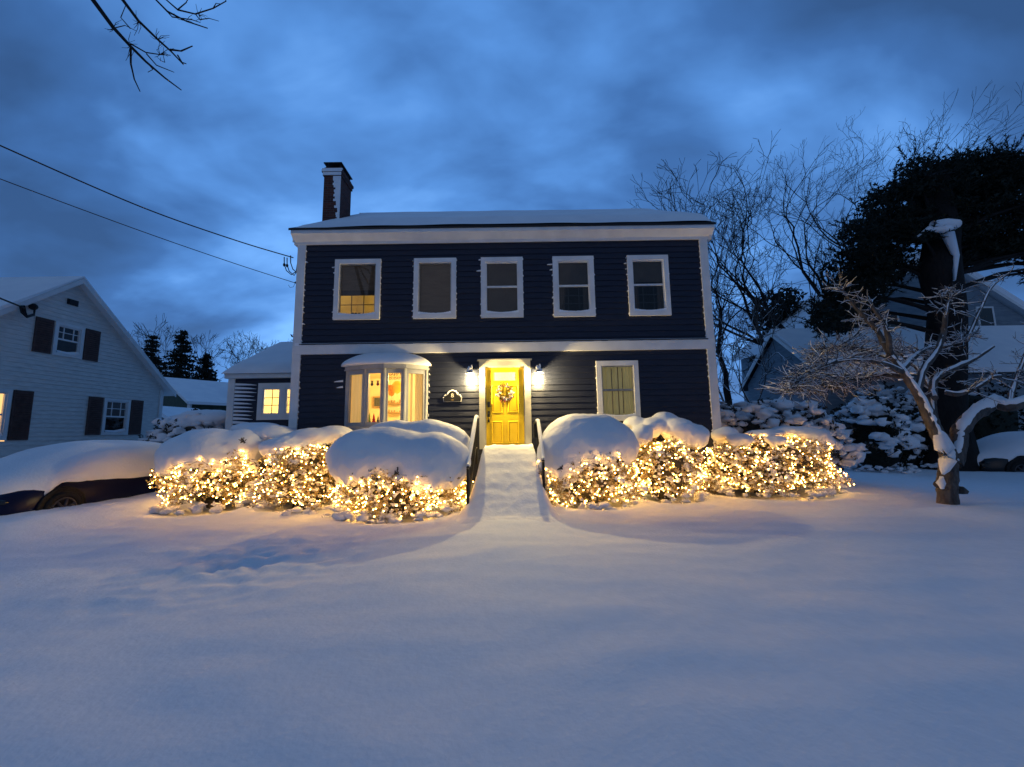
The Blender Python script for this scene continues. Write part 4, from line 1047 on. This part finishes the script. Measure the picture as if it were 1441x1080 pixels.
br([(60, -160, 0), (100, -60, 0), (132, 2, 0), (160, 40, 0), (183, 65, 0), (205, 87, 0), (232, 110, 0), (255, 127, 0)], 4.5, .8)
br([(184, 66, 0), (184, 90, .05), (189, 112, .08), (197, 129, .1)], 1.6, .7)
br([(100, -60, 0), (150, -30, .1), (174, 2, .1), (195, 30, .1), (222, 56, .1), (240, 72, .1), (258, 91, .1)], 3.4, 1.0)
br([(240, 70, .1), (255, 72, .1), (271, 65, .1)], 1.6, .8)
br([(250, 78, .1), (256, 88, .1), (262, 90, .1)], 1.2, .7)
br([(184, 62, 0), (205, 74, -.05), (225, 77, -.05), (240, 78, -.05)], 1.2, .5)
br([(206, 76, 0), (220, 92, .05), (235, 98, .05), (245, 102, .05)], 1.0, .5)
br([(205, 86, 0), (215, 98, .1), (208, 102, .1)], .9, .5)
br([(183, 40, 0), (170, 25, .1), (178, 5, .1)], .9, .5)
br([(250, -110, 0), (205, -15, 0), (235, 16, 0), (262, 30, 0), (292, 40, 0)], 2.2, .8)
br([(250, -110, 0), (225, -8, .1), (250, 14, .1), (275, 20, .1), (300, 12, .1), (318, 2, .1)], 1.8, .7)
br([(235, 16, 0), (242, 24, 0), (270, 28, 0), (282, 32, 0)], 1.2, .5)
br([(275, 20, .1), (281, 28, .1), (294, 26, .1), (308, 30, .1)], 1, .4)
br([(250, 14, .1), (262, 4, .1), (268, -8, .1)], 1, .5); br([(160, 40, 0), (176, 36, .1), (192, 44, .1)], .8, .4)
br([(300, 12, .1), (304, 5, .1), (312, 6, .1)], .8, .4); br([(318, 2, .1), (316, -10, .1)], .8, .6)
for k in range(46):
    px, py = rr.choice([(160, 40), (183, 65), (222, 56), (232, 88), (262, 30), (280, 22), (195, 30), (225, 77)]); a = rr.uniform(0, 6.3)
    s = rr.uniform(8, 22); br([(px, py, 0), (px+s*.5*math.cos(a)+rr.gauss(0, 2), py+s*.5*math.sin(a), .1*rr.random()), (px+s*math.cos(a+.3), py+s*math.sin(a+.3), .1)], .5, .25)
cr.build('crown', 'bark', bt, True)

# ------------------------------------------------------------------ service cables
def cable(label, pts, r, extra=None):
    t = thing('service_cable', label, 'cable', pts[-1], 'cables running to the left corner of the navy house')
    q = MB(); n = 40; P_ = []
    for i in range(len(pts)-1):
        p0, p1, p2, p3 = pts[max(i-1, 0)], pts[i], pts[i+1], pts[min(i+2, len(pts)-1)]
        for k in range(12):
            u = k/12; P_.append(.5*((2*p1)+(-p0+p2)*u+(2*p0-5*p1+4*p2-p3)*u*u+(-p0+3*p1-3*p2+p3)*u**3))
    P_.append(pts[-1]); q.tube(P_, r, 6); q.build('cable', 'rope', t, True)
    return t
c1 = cable('upper thick twisted cable from the left to the eave corner', [at(-330, 60, 4.0), at(-150, 135, 5.2), at(0, 205, 6.4), at(200, 292, 8.0), at(330, 338, 9.0), at(413, 363, 9.75)], .013)
c2 = cable('lower thin cable from the left to the corner board', [at(-330, 125, 4.0), at(-150, 192, 5.2), at(0, 252, 6.4), at(200, 326, 8.0), at(330, 371, 9.0), at(417, 399, 9.7)], .008)
q = MB()
for (a, b_, c_, s) in ((400, 372, 0, 0), (404, 373, .03, 1), (409, 370, .06, 2)):
    q.tube([at(a, b_-10, 9.7), at(a, b_, 9.7), at(a+3, b_+9, 9.72), at(a+10, b_+15, 9.72), at(417, b_+10, 9.74), at(419+s, 368, 9.74), at(424, 358, 9.7)], .012, 6)
    if s < 2: q.ball(at(a, b_+1, 9.7), .04, (.8, .8, 1.2), 2)
q.build('drip_loops', 'rope', c1, True)
q = MB(); q.tube([at(415, 399, 9.7), at(413, 404, 9.7), at(408, 405, 9.7), at(406, 401, 9.7)], .005, 5); q.ball(at(416, 398, 9.7), .03, sub=1); q.build('drip_loops', 'rope', c2, True)

# ------------------------------------------------------------------ left neighbour (gable end faces our drive)
NX = -14.0; NA = at(105, 397, 14/1.077); 
nh = thing('neighbour_house', 'pale clapboard house on the left with brown shutters and a snowy roof', 'house', (-18, 13, 0))
def plane_x(px, py, X):
    d = fwd*F + rc*(px-720.5) + uc*(540-py); s = X/d.x; return Vector((X, d.y*s, d.z*s+CZ))
ap = plane_x(107, 397, NX); re = plane_x(229, 546, NX); 
half = re.y-ap.y; fe = Vector((NX, ap.y-half, re.z))
def wside(z): return  # width of gable at height
q = MB()
z = 0.0; e = .13
lw = [plane_x(*p, NX) for p in ((-52, 543), (6, 620), (77, 452), (113, 506), (146, 560), (178, 612))]
opn = [(lw[0].y, lw[1].y, lw[1].z, lw[0].z), (lw[2].y+.02, lw[3].y-.02, lw[3].z+.05, lw[2].z-.05), (lw[4].y+.02, lw[5].y-.02, lw[5].z+.05, lw[4].z-.05)]
while z < ap.z-.02:
    zt = min(z+e, ap.z)
    def lim(zz): 
        if zz <= re.z: return fe.y, re.y
        k = (zz-re.z)/(ap.z-re.z); return fe.y+half*k, re.y-half*k
    a0, a1 = lim(z); b0, b1 = lim(zt)
    segs = [(a0, a1, b0, b1)]
    for o in opn:
        if o[2] < (z+zt)/2 < o[3]:
            ns = []
            for s in segs:
                if o[1] <= s[0] or o[0] >= s[1]: ns.append(s); continue
                if s[0] < o[0]: ns.append((s[0], o[0], s[2], o[0]))
                if o[1] < s[1]: ns.append((o[1], s[1], o[1], s[3]))
            segs = ns
    for s in segs:
        q.quad((NX+.02, s[0], z), (NX+.02, s[1], z), (NX+.002, s[3], zt), (NX+.002, s[2], zt)); q.quad((NX, s[0], z), (NX, s[1], z), (NX+.02, s[1], z), (NX+.02, s[0], z))
    z = zt
q.build('wall', 'white_siding', nh)['label'] = 'pale lapped gable wall facing the drive'
q = MB(); q.box(NX-9, NX-.01, fe.y+.02, fe.y+.1, 0, re.z); q.build('wall', 'white_siding', nh)['label'] = 'street side wall'
q = MB(); q.box(NX-9, NX-.01, re.y-.1, re.y-.02, 0, re.z); q.build('wall', 'white_siding', nh)['label'] = 'rear wall'
q = MB()
d_ = .35; sl = (ap.z-re.z)/half
prof = [(fe.y-d_, re.z-d_*sl), (ap.y, ap.z), (re.y+d_, re.z-d_*sl), (re.y+d_, re.z-d_*sl+.12), (ap.y, ap.z+.13), (fe.y-d_, re.z-d_*sl+.12)]
q.prism(prof, 'x', NX-9, NX+.22); nr = q.build('roof', 'white', nh)
q = MB(); prof = [(fe.y-d_-.02, re.z-d_*sl-.04), (ap.y, ap.z-.05), (re.y+d_+.02, re.z-d_*sl-.04), (re.y+d_+.02, re.z-d_*sl+.13), (ap.y, ap.z+.12), (fe.y-d_-.02, re.z-d_*sl+.13)]
q.prism(prof, 'x', NX+.221, NX+.26); q.build('rake_board', 'white', nh)
q = MB(); prof = [(fe.y-d_, re.z-d_*sl+.125), (ap.y, ap.z+.135), (re.y+d_, re.z-d_*sl+.125), (re.y+d_, re.z-d_*sl+.15), (ap.y+.5, ap.z+.17-.5*sl), (ap.y, ap.z+.19), (fe.y-d_, re.z-d_*sl+.28)]
q.prism(prof, 'x', NX-9, NX+.25); q.build('snow_cover', 'snow', nr)
q = MB(); q.box(NX-.06, NX+.05, re.y-.12, re.y+.02, 0, re.z-.1); q.build('corner_board', 'white', nh)
def nwin(lb, A, B, lit_=False, shl=True):
    y0, y1, z0, z1 = A.y, B.y, B.z, A.z
    def fx(yy0, yy1, zz0, zz1, tw, x0, x1):
        b = MB(); b.box(x0, x1, yy0, yy1, zz1-tw, zz1); b.box(x0, x1, yy0, yy1, zz0, zz0+tw); b.box(x0, x1, yy0, yy0+tw, zz0+tw, zz1-tw); b.box(x0, x1, yy1-tw, yy1, zz0+tw, zz1-tw); return b
    f = fx(y0, y1, z0, z1, .09, NX-.02, NX+.05).build('window', 'white', nh); f['label'] = lb
    s = fx(y0+.09, y1-.09, z0+.09, z1-.09, .04, NX-.03, NX+.02); zm = (z0+z1)/2; s.box(NX-.02, NX+.015, y0+.13, y1-.13, zm-.025, zm+.025)
    if not lit_:
        for k in (1, 2): yy = y0+(y1-y0)*k/3; s.box(NX-.015, NX+.01, yy-.01, yy+.01, zm+.025, z1-.13)
        s.box(NX-.014, NX+.009, y0+.13, y1-.13, (zm+z1)/2-.05, (zm+z1)/2-.03)
    s.build('sash', 'white', f)
    p = MB(); p.quad((NX, y0+.1, z0+.1), (NX, y1-.1, z0+.1), (NX, y1-.1, z1-.1), (NX, y0+.1, z1-.1)); p.build('pane', 'glass', f)
    b = MB(); b.quad((NX-.25, y0-.2, z0-.2), (NX-.25, y1+.2, z0-.2), (NX-.25, y1+.2, z1+.2), (NX-.25, y0-.2, z1+.2)); b.build('blind', 'curtain_glow' if lit_ else 'room_dark', f)
    h = MB(); h.tube([(NX-.0, y0+.12, z0+.12), (NX-.0, (y0+y1)/2, z0+.10), (NX+.0, y1-.12, z0+.14)], [.05, .06, .09], 6); h.build('sill_snow', 'snow', f, True)
    for s_, a, c in ((0, y0-.50, y0-.04), (1, y1+.04, y1+.50)):
        if y0 < 9 and s_ == 0: continue
        sh_ = MB(); sh_.box(NX+.022, NX+.05, a, c, z0, z1)
        n = int((z1-z0)/.07)
        for k in range(n): zz = z0+.06+(z1-z0-.12)*k/n; sh_.add([(NX+.051, a+.05, zz), (NX+.051, c-.05, zz), (NX+.068, c-.05, zz+.03), (NX+.068, a+.05, zz+.03)], [[0, 1, 2, 3]])
        sh_.build('shutter', 'shutter', nh)
M['curtain_glow'] = mat('glowing_curtain', (.6, .4, .2), (.7, .5, .3), 8, .9, emis=(1, .58, .22), estr=1.3, tz=.2)  # lit room imitated by emission in the curtain
nwin('lit window at the far left edge', lw[0], lw[1], True)
nwin('small upstairs window with brown shutters', lw[2], lw[3])
nwin('small downstairs window with brown shutters', lw[4], lw[5])
q = MB(); v0 = plane_x(94, 420, NX); v1 = plane_x(108, 432, NX)
q.box(NX+.02, NX+.05, v0.y, v1.y, v1.z, v0.z)
for k in range(5): zz = v1.z+.03+(v0.z-v1.z-.05)*k/5; q.box(NX+.05, NX+.07, v0.y+.03, v1.y-.03, zz, zz+.02)
q.build('gable_vent', 'black', nh)
q = MB()
for s_ in range(3): q.tube([plane_x(28+3*s_, 430, NX+.3), plane_x(30+s_*3, 440, NX+.3), plane_x(38, 447-s_, NX+.3), plane_x(48, 444-s_, NX+.15), plane_x(48+s_, 432, NX+.1)], .02, 6)
q.ball(plane_x(47, 432, NX+.12), .1, sub=2); q.build('service_entry', 'rope', nh, True)
c3 = thing('service_cable', 'short cable meeting the neighbouring gable at the far left', 'cable', plane_x(35, 435, NX+.3), 'cables running to the pale neighbouring house')
q = MB(); q.tube([plane_x(-200, 330, NX+2), plane_x(0, 420, NX+.8), plane_x(35, 434, NX+.3)], .022, 6); q.build('cable', 'rope', c3)

# ------------------------------------------------------------------ far green house (left)
gh = thing('green_house', 'low dark green house far behind on the left with a snowy roof', 'house', (-20, 30, 0))
E1 = at(262, 567, 27); dv = Vector((.53, .85, 0)).normalized(); nv_ = Vector((-dv.y, dv.x, 0)); Lh = 12; D = 9.4
ez = E1.z; rz = at(222, 531, 29.5).z-.2
O = Vector((E1.x, E1.y, 0)); 
def Gp(a, b, z): v = O+dv*a+nv_*b; return (v.x, v.y, z)
q = MB(); q.add([Gp(.2,.2,0),Gp(Lh,.2,0),Gp(Lh,D-.2,0),Gp(.2,D-.2,0),Gp(.2,.2,ez),Gp(Lh,.2,ez),Gp(Lh,D-.2,ez),Gp(.2,D-.2,ez),Gp(.2,D/2,rz-.1),Gp(Lh,D/2,rz-.1)],
    [[0,1,5,4],[1,2,6,9,5],[2,3,7,6],[3,0,4,8,7]]); q.build('wall', 'green', gh)
q = MB(); q.add([Gp(0,-.2,ez-.1),Gp(Lh,-.2,ez-.1),Gp(Lh,D/2,rz),Gp(0,D/2,rz),Gp(0,D+.2,ez-.1),Gp(Lh,D+.2,ez-.1),Gp(0,-.2,ez+.1),Gp(Lh,-.2,ez+.1),Gp(Lh,D/2,rz+.22),Gp(0,D/2,rz+.22),Gp(0,D+.2,ez+.1),Gp(Lh,D+.2,ez+.1)],
    [[0,1,7,6],[6,7,8,9],[9,8,11,10],[0,6,9,3],[3,9,10,4],[1,2,8,7]]); q.build('roof', 'snow', gh)
q = MB(); q.tube([Gp(.0,-.22,ez-.02), Gp(.0,D/2,rz+.08)], .07, 4); q.build('rake_board', 'white', gh)
q = MB(); v = Vector(Gp(.25, .1, ez/2)); q.box(v.x-.1, v.x+.1, v.y-.1, v.y+.05, 0, ez-.1); q.build('corner_board', 'white', gh)
for k in (3.2, 5.6):
    q = MB(); v = Vector(Gp(k, 1.6, ez+1.25)); q.tube([v-Vector((0,0,.3)), v+Vector((0, 0, .35))], .07, 6); q.build('vent_pipe', 'black', gh)
q = MB(); v = Vector(Gp(9.5, D/2, rz)); q.box(v.x-.35, v.x+.35, v.y-.3, v.y+.3, rz-.3, rz+1.0); q.build('chimney', 'black', gh)
gh2 = thing('snowy_shed', 'little snow covered shed roof between the pale house and the shrubs', 'shed', at(232, 600, 22)*1)
a = at(214, 570, 22); b_ = at(246, 592, 22)
q = MB(); q.box(a.x-2, b_.x-.2, 22.1, 25, 0, a.z-1.1); q.build('wall', 'green', gh2)
q = MB(); q.add([(a.x-.2, 22, a.z), (b_.x, 22, b_.z), (b_.x, 25.5, b_.z), (a.x-.2, 25.5, a.z), (a.x-2.2, 22, b_.z), (a.x-2.2, 25.5, b_.z), (a.x-.2, 22, a.z-.25), (b_.x, 22, b_.z-.2), (a.x-2.2, 22, b_.z-.2)], [[0,1,2,3],[4,0,3,5],[6,7,1,0],[8,6,0,4]]); q.build('roof', 'snow', gh2)

# ------------------------------------------------------------------ right neighbour
bh = thing('blue_house', 'pale blue gabled house on the right behind the black pine, roofs thick with snow', 'house', (19, 22, 0))
GX = 14.9; RYb = 22.0; rzb = at(1103, 470, 22).z; ezb = rzb-2.55
q = MB(); q.add([(GX, 19, 0), (GX, 25, 0), (GX, 25, ezb), (GX, RYb, rzb-.1), (GX, 19, ezb)], [[0, 1, 2, 3, 4]]); q.box(GX+.01, 30, 19, 25, 0, ezb)
q.build('wall', 'blue_siding', bh)['label'] = 'pale blue gable wall of the low side wing'
def roofp(mb, x0, x1, yc, hw, rz, ez, th, low=0):
    mb.prism([(yc-hw, ez+low), (yc, rz+low), (yc+hw, ez+low), (yc+hw, ez+th), (yc, rz+th), (yc-hw, ez+th)], 'x', x0, x1)
q = MB(); roofp(q, GX-.25, 30, RYb, 3.5, rzb, ezb-.35, .05); rr1 = q.build('roof', 'black', bh)
q = MB(); roofp(q, GX-.29, GX-.251, RYb, 3.52, rzb+.03, ezb-.33, .06, -.16); q.build('rake_board', 'white', bh)
q = MB(); roofp(q, GX-.22, 30, RYb, 3.45, rzb, ezb-.32, .30, .052); q.build('snow_cover', 'snow', rr1)
# main gable facing the street
A = at(1178, 460, 22.5); T = at(1312, 352, 22.5); hw = T.x-A.x; Yf = 22.5
q = MB(); q.prism([(A.x+.4, 0), (T.x+hw-.4, 0), (T.x+hw-.4, A.z), (T.x, T.z-.3), (A.x+.4, A.z)], 'y', Yf+.3, 33); q.build('wall', 'blue_siding', bh)['label'] = 'pale blue main gable facing the street'
q = MB(); q.prism([(A.x-.2, A.z-.2), (T.x, T.z-.1), (T.x+hw+.2, A.z-.2), (T.x+hw+.2, A.z+.3), (T.x, T.z+.4), (A.x-.2, A.z+.3)], 'y', Yf+.02, 33.3); q.build('roof', 'snow', bh)
q = MB(); q.prism([(A.x-.2, A.z-.32), (T.x, T.z-.2), (T.x+hw+.2, A.z-.32), (T.x+hw+.2, A.z-.12), (T.x, T.z), (A.x-.2, A.z-.12)], 'y', Yf-.02, Yf+.0); q.build('rake_board', 'white', bh)
for (px, py, w_, h_) in ((1255, 455, .9, 1.3), (1388, 448, 1.0, 1.4)):
    c_ = at(px, py, Yf+.25); q = frame_mb(c_.x-w_/2, c_.x+w_/2, c_.z-h_/2, c_.z+h_/2, .1, c_.y-.02, c_.y+.04).build('window', 'white', bh)
    p = MB(); p.box(c_.x-w_/2+.09, c_.x+w_/2-.09, c_.y-.0, c_.y+.03, c_.z-h_/2+.09, c_.z+h_/2-.09); p.build('pane', 'glassdark', q)

# ------------------------------------------------------------------ cars under snow
def car(label, loc, rot, paint, prof, seed=1, sag=0):
    t = thing('parked_car', label, 'car', loc)
    def L(mb, name, material, parent, smooth=True):
        me_o = MB(); me_o.f = mb.f; me_o.v = [v+rootloc(parent) for v in mb.v]
        return me_o.build(name, material, parent, smooth)
    W2 = .92
    #       x(front+), zbot, zbelt, zroof, halfwidth, roof halfwidth
    stn = [(2.25, .35, .55, .62, .70, .60), (2.12, .24, .62, .74, .84, .70), (1.7, .20, .70, .86, .91, .74), (1.1, .20, .76, .95, .92, .74), (.85, .20, .80, 1.02, .92, .70), (.25, .20, .84, 1.38, .92, .62), (-.4, .20, .85, 1.47, .92, .62), (-1.1, .20, .86, 1.44, .92, .61), (-1.7, .22, .86, 1.20, .91, .64), (-2.1, .28, .84, .98, .86, .68), (-2.25, .38, .74, .84, .74, .62)]
    b = MB(); n = 0
    def ring(s, off=0):
        x, zb, zl, zr, hw, rw = s
        half = [(0, zb), (hw*.92, zb), (hw, zb+.12), (hw*1.0, (zb+zl)/2), (hw*.985, zl), (rw+.06, zl+(zr-zl)*.55), (rw, zr-.04), (rw*.75, zr), (0, zr+.02)]
        return [(x, y, z) for y, z in half] + [(x, -y, z) for y, z in half[-2:0:-1]]
    rs = [ring(s) for s in stn]; m_ = len(rs[0])
    for r in rs: b.v += [Vector(v) for v in r]
    for i in range(len(rs)-1):
        for k in range(m_): k2 = (k+1) % m_; b.f.append([i*m_+k, i*m_+k2, (i+1)*m_+k2, (i+1)*m_+k])
    b.f.append(list(range(m_))); b.f.append([(len(rs)-1)*m_+k for k in range(m_)][::-1])
    bo = L(b, 'body', paint, t)
    # side glass, slightly proud
    for s in (1, -1):
        g_ = MB(); g_.add([(.75, s*.80, .93), (.25, s*.712, 1.30), (-.35, s*.70, 1.38), (-1.1, s*.70, 1.36), (-1.6, s*.79, .97)], [[0, 1, 2, 3, 4]]); L(g_, 'side_glass', 'glassdark', t, False)
        mi = MB(); mi.ball((.78, s*.93, .93), .06, (.6, 1, .6), 2); mi.tube([(.78, s*.88, .91), (.78, s*.92, .93)], .03, 6); L(mi, 'mirror', paint, t)
        sk = MB(); sk.box(-.95, .95, s*.925-.012, s*.925+.012, .22, .30); L(sk, 'sill_trim', 'rubber', t, False)
        for x in (1.38, -1.38):
            a_ = MB(); P_ = [(x+.40*math.cos(R_(a)), s*.928, .33+.40*math.sin(R_(a))) for a in range(-8, 189, 14)]; a_.tube(P_, .022, 6); L(a_, 'arch_trim', 'rubber', t)
            w_ = MB(); w_.tube([(x, s*.905, .33), (x, s*.932, .33)], [.39, .385], 32); L(w_, 'wheel_well', 'rubber', t, False)
            w_ = MB(); P_ = [(x+.27*math.cos(R_(a)), s*.935, .33+.27*math.sin(R_(a))) for a in range(0, 361, 15)]; w_.tube(P_, .055, 8); wh = L(w_, 'wheel', 'rubber', t)
            w_ = MB(); P_ = [(x+.205*math.cos(R_(a)), s*.96, .33+.205*math.sin(R_(a))) for a in range(0, 361, 15)]; w_.tube(P_, .016, 6)
            for k in range(7):
                an = 2*math.pi*k/7; w_.tube([(x, s*.955, .33), (x+.2*math.cos(an), s*.955, .33+.2*math.sin(an))], [.035, .02], 5)
            w_.ball((x, s*.96, .33), .05, (1, .5, 1), 2); L(w_, 'rim', 'rim', wh)
    for s in (1, -1):
        h_ = MB(); h_.ball((2.12, s*.68, .58), .13, (.9, 1.2, .5), 2); L(h_, 'headlight', 'glassdark', t)
        h_ = MB(); h_.ball((-2.18, s*.66, .70), .11, (.6, 1.2, .7), 2); L(h_, 'tail_light', 'berry', t)
    # snow load
    sn_ = MB(); NS = 60; NR = 34
    for i in range(NS+1):
        u = i/NS; x = 2.42-4.84*u
        env = (1-abs(2*u-1)**3.6)**.5 if 0 < u < 1 else 0
        roof_ = prof(x)
        for k in range(NR+1):
            a = math.pi*k/NR; c_, s_ = math.cos(a), math.sin(a)
            side = 1 if c_ > 0 else -1
            zl = (.46 if x > 1.75 else (.46+.36*sstep(1.85, 1.4, x) if x > 1.0 else .80-.05*sstep(1.0, -.2, x))) - sag
            zl += .025*noise.noise(Vector((x*3, side, seed)))
            hw = (W2+.09)*(.25+.75*env)
            y = hw*(abs(c_)**.62)*side
            z = zl + (roof_-zl)*(s_**.75 if s_ > 0 else 0)*(.25+.75*env)
            nn_ = noise.noise(Vector((x*1.4, y*1.4, seed)))*.035
            sn_.v.append(Vector((x, y, z+nn_*s_)))
    for i in range(NS):
        for k in range(NR): sn_.f.append([i*(NR+1)+k, i*(NR+1)+k+1, (i+1)*(NR+1)+k+1, (i+1)*(NR+1)+k])
    for i in range(NS): sn_.f.append([i*(NR+1), (i+1)*(NR+1), (i+1)*(NR+1)+NR, i*(NR+1)+NR])
    L(sn_, 'snow_load', 'snow', t)
    t.rotation_euler = (0, 0, rot)
    return t
def prof1(x): return 1.15+.42*math.exp(-((x+.25)/1.45)**4) - (.10*max(0, x-1.2))
car('dark blue parked car buried under a rounded mound of snow at the left edge', (-9.28, 8.95, -.14), R_(-90), 'carpaint', prof1, 2)
car('black parked car buried in snow at the right edge', (17.6, 13.6, -.30), R_(172), 'darkcar', prof1, 5)

# ------------------------------------------------------------------ world + sun
wd = bpy.data.worlds.new('World'); scn.world = wd; wd.use_nodes = True
nt = wd.node_tree; N, L = nt.nodes, nt.links
for n in list(N): N.remove(n)
out = N.new('ShaderNodeOutputWorld')
SUN_EL, SUN_AZ = 24, 190
sky = N.new('ShaderNodeTexSky'); sky.sky_type = 'NISHITA'; sky.sun_disc = False; sky.sun_elevation = R_(2); sky.sun_rotation = R_(SUN_AZ)
b1 = N.new('ShaderNodeBackground'); b1.inputs[1].default_value = .006; L.new(sky.outputs[0], b1.inputs[0])
tc = N.new('ShaderNodeTexCoord'); sp = N.new('ShaderNodeSeparateXYZ'); L.new(tc.outputs['Generated'], sp.inputs[0])
def math_(op, a, b=None, clamp=False):
    n = N.new('ShaderNodeMath'); n.operation = op; n.use_clamp = clamp
    for i, v in enumerate((a, b)):
        if v is None: continue
        if isinstance(v, (int, float)): n.inputs[i].default_value = v
        else: L.new(v, n.inputs[i])
    return n.outputs[0]
zc = math_('MAXIMUM', sp.outputs[2], 0.0)
den = math_('ADD', zc, .32)
u = math_('DIVIDE', sp.outputs[0], den); v = math_('DIVIDE', sp.outputs[1], den)
cb = N.new('ShaderNodeCombineXYZ'); L.new(u, cb.inputs[0]); L.new(v, cb.inputs[1]); cb.inputs[2].default_value = 1.7
mp = N.new('ShaderNodeMapping'); L.new(cb.outputs[0], mp.inputs[0]); mp.inputs['Rotation'].default_value = (0, 0, R_(28)); mp.inputs['Scale'].default_value = (.75, 1.25, 1); mp.inputs['Location'].default_value = (3.1, .6, 0)
def noise_(scale, detail, rough, dist):
    n = N.new('ShaderNodeTexNoise'); n.inputs['Scale'].default_value = scale; n.inputs['Detail'].default_value = detail; n.inputs['Roughness'].default_value = rough; n.inputs['Distortion'].default_value = dist
    L.new(mp.outputs[0], n.inputs['Vector']); return n.outputs['Fac']
n1 = noise_(1.15, 5, .5, .35); n2 = noise_(3.0, 5, .5, .25)
# brighter opening in the cloud straight ahead at mid height
def lobe(dx, dy, dz, w):
    d = Vector((dx, dy, dz)).normalized()
    vm = N.new('ShaderNodeVectorMath'); vm.operation = 'DOT_PRODUCT'; L.new(tc.outputs['Generated'], vm.inputs[0]); vm.inputs[1].default_value = d
    return math_('POWER', math_('MAXIMUM', vm.outputs['Value'], 0), w)
l1 = lobe(-.30, 1, .42, 9); l2 = lobe(-.55, 1, .10, 60); l3 = lobe(-.05, 1, .62, 40)
f = math_('ADD', math_('MULTIPLY', n1, .95), math_('MULTIPLY', n2, .50))
f = math_('ADD', f, math_('MULTIPLY', l1, .30)); f = math_('ADD', f, math_('MULTIPLY', l2, .05)); 
f = math_('MULTIPLY_ADD' if False else 'SUBTRACT', f, .31, True)
f = math_('ADD', math_('MULTIPLY', math_('SUBTRACT', f, .5), 1.4), .5, True)
rp_ = N.new('ShaderNodeValToRGB'); L.new(f, rp_.inputs[0]); e = rp_.color_ramp.elements
e[0].position = .22; e[0].color = (.027, .080, .215, 1); e[1].position = .80; e[1].color = (.18, .44, .95, 1)
x_ = rp_.color_ramp.elements.new(.42); x_.color = (.042, .132, .36, 1); x_ = rp_.color_ramp.elements.new(.58); x_.color = (.080, .238, .60, 1)
gm = N.new('ShaderNodeMapRange'); L.new(sp.outputs[1], gm.inputs[0]); gm.inputs[1].default_value = -.1; gm.inputs[2].default_value = .45
gmx = N.new('ShaderNodeMix'); gmx.data_type = 'RGBA'; L.new(gm.outputs[0], gmx.inputs[0]); gmx.inputs[6].default_value = (.052, .132, .30, 1); L.new(rp_.outputs[0], gmx.inputs[7])
b2 = N.new('ShaderNodeBackground'); L.new(gmx.outputs[2], b2.inputs[0])
front = N.new('ShaderNodeMapRange'); L.new(sp.outputs[1], front.inputs[0]); front.inputs[1].default_value = -.25; front.inputs[2].default_value = .75; front.inputs[3].default_value = .82; front.inputs[4].default_value = 1.22; front.interpolation_type = 'SMOOTHSTEP'
L.new(front.outputs[0], b2.inputs[1])
ad = N.new('ShaderNodeAddShader'); L.new(b1.outputs[0], ad.inputs[0]); L.new(b2.outputs[0], ad.inputs[1]); L.new(ad.outputs[0], out.inputs[0])

sl_ = bpy.data.lights.new('street_glow_sun', 'SUN'); sl_.energy = .025; sl_.angle = R_(35); sl_.color = (1, .80, .66)
so = bpy.data.objects.new('street_glow_sun', sl_); COL.objects.link(so)
az = R_(SUN_AZ); el = R_(SUN_EL); dr_ = Vector((math.sin(az)*math.cos(el), math.cos(az)*math.cos(el), math.sin(el)))
so.rotation_euler = dr_.to_track_quat('Z', 'Y').to_euler()
sky.sun_elevation = el

scn.view_settings.view_transform = 'Standard'; scn.view_settings.look = 'None'; scn.view_settings.exposure = 0
scn.render.engine = 'CYCLES'; scn.cycles.use_denoising = True; scn.cycles.max_bounces = 6; scn.cycles.transparent_max_bounces = 10
scn.cycles.sample_clamp_indirect = 4
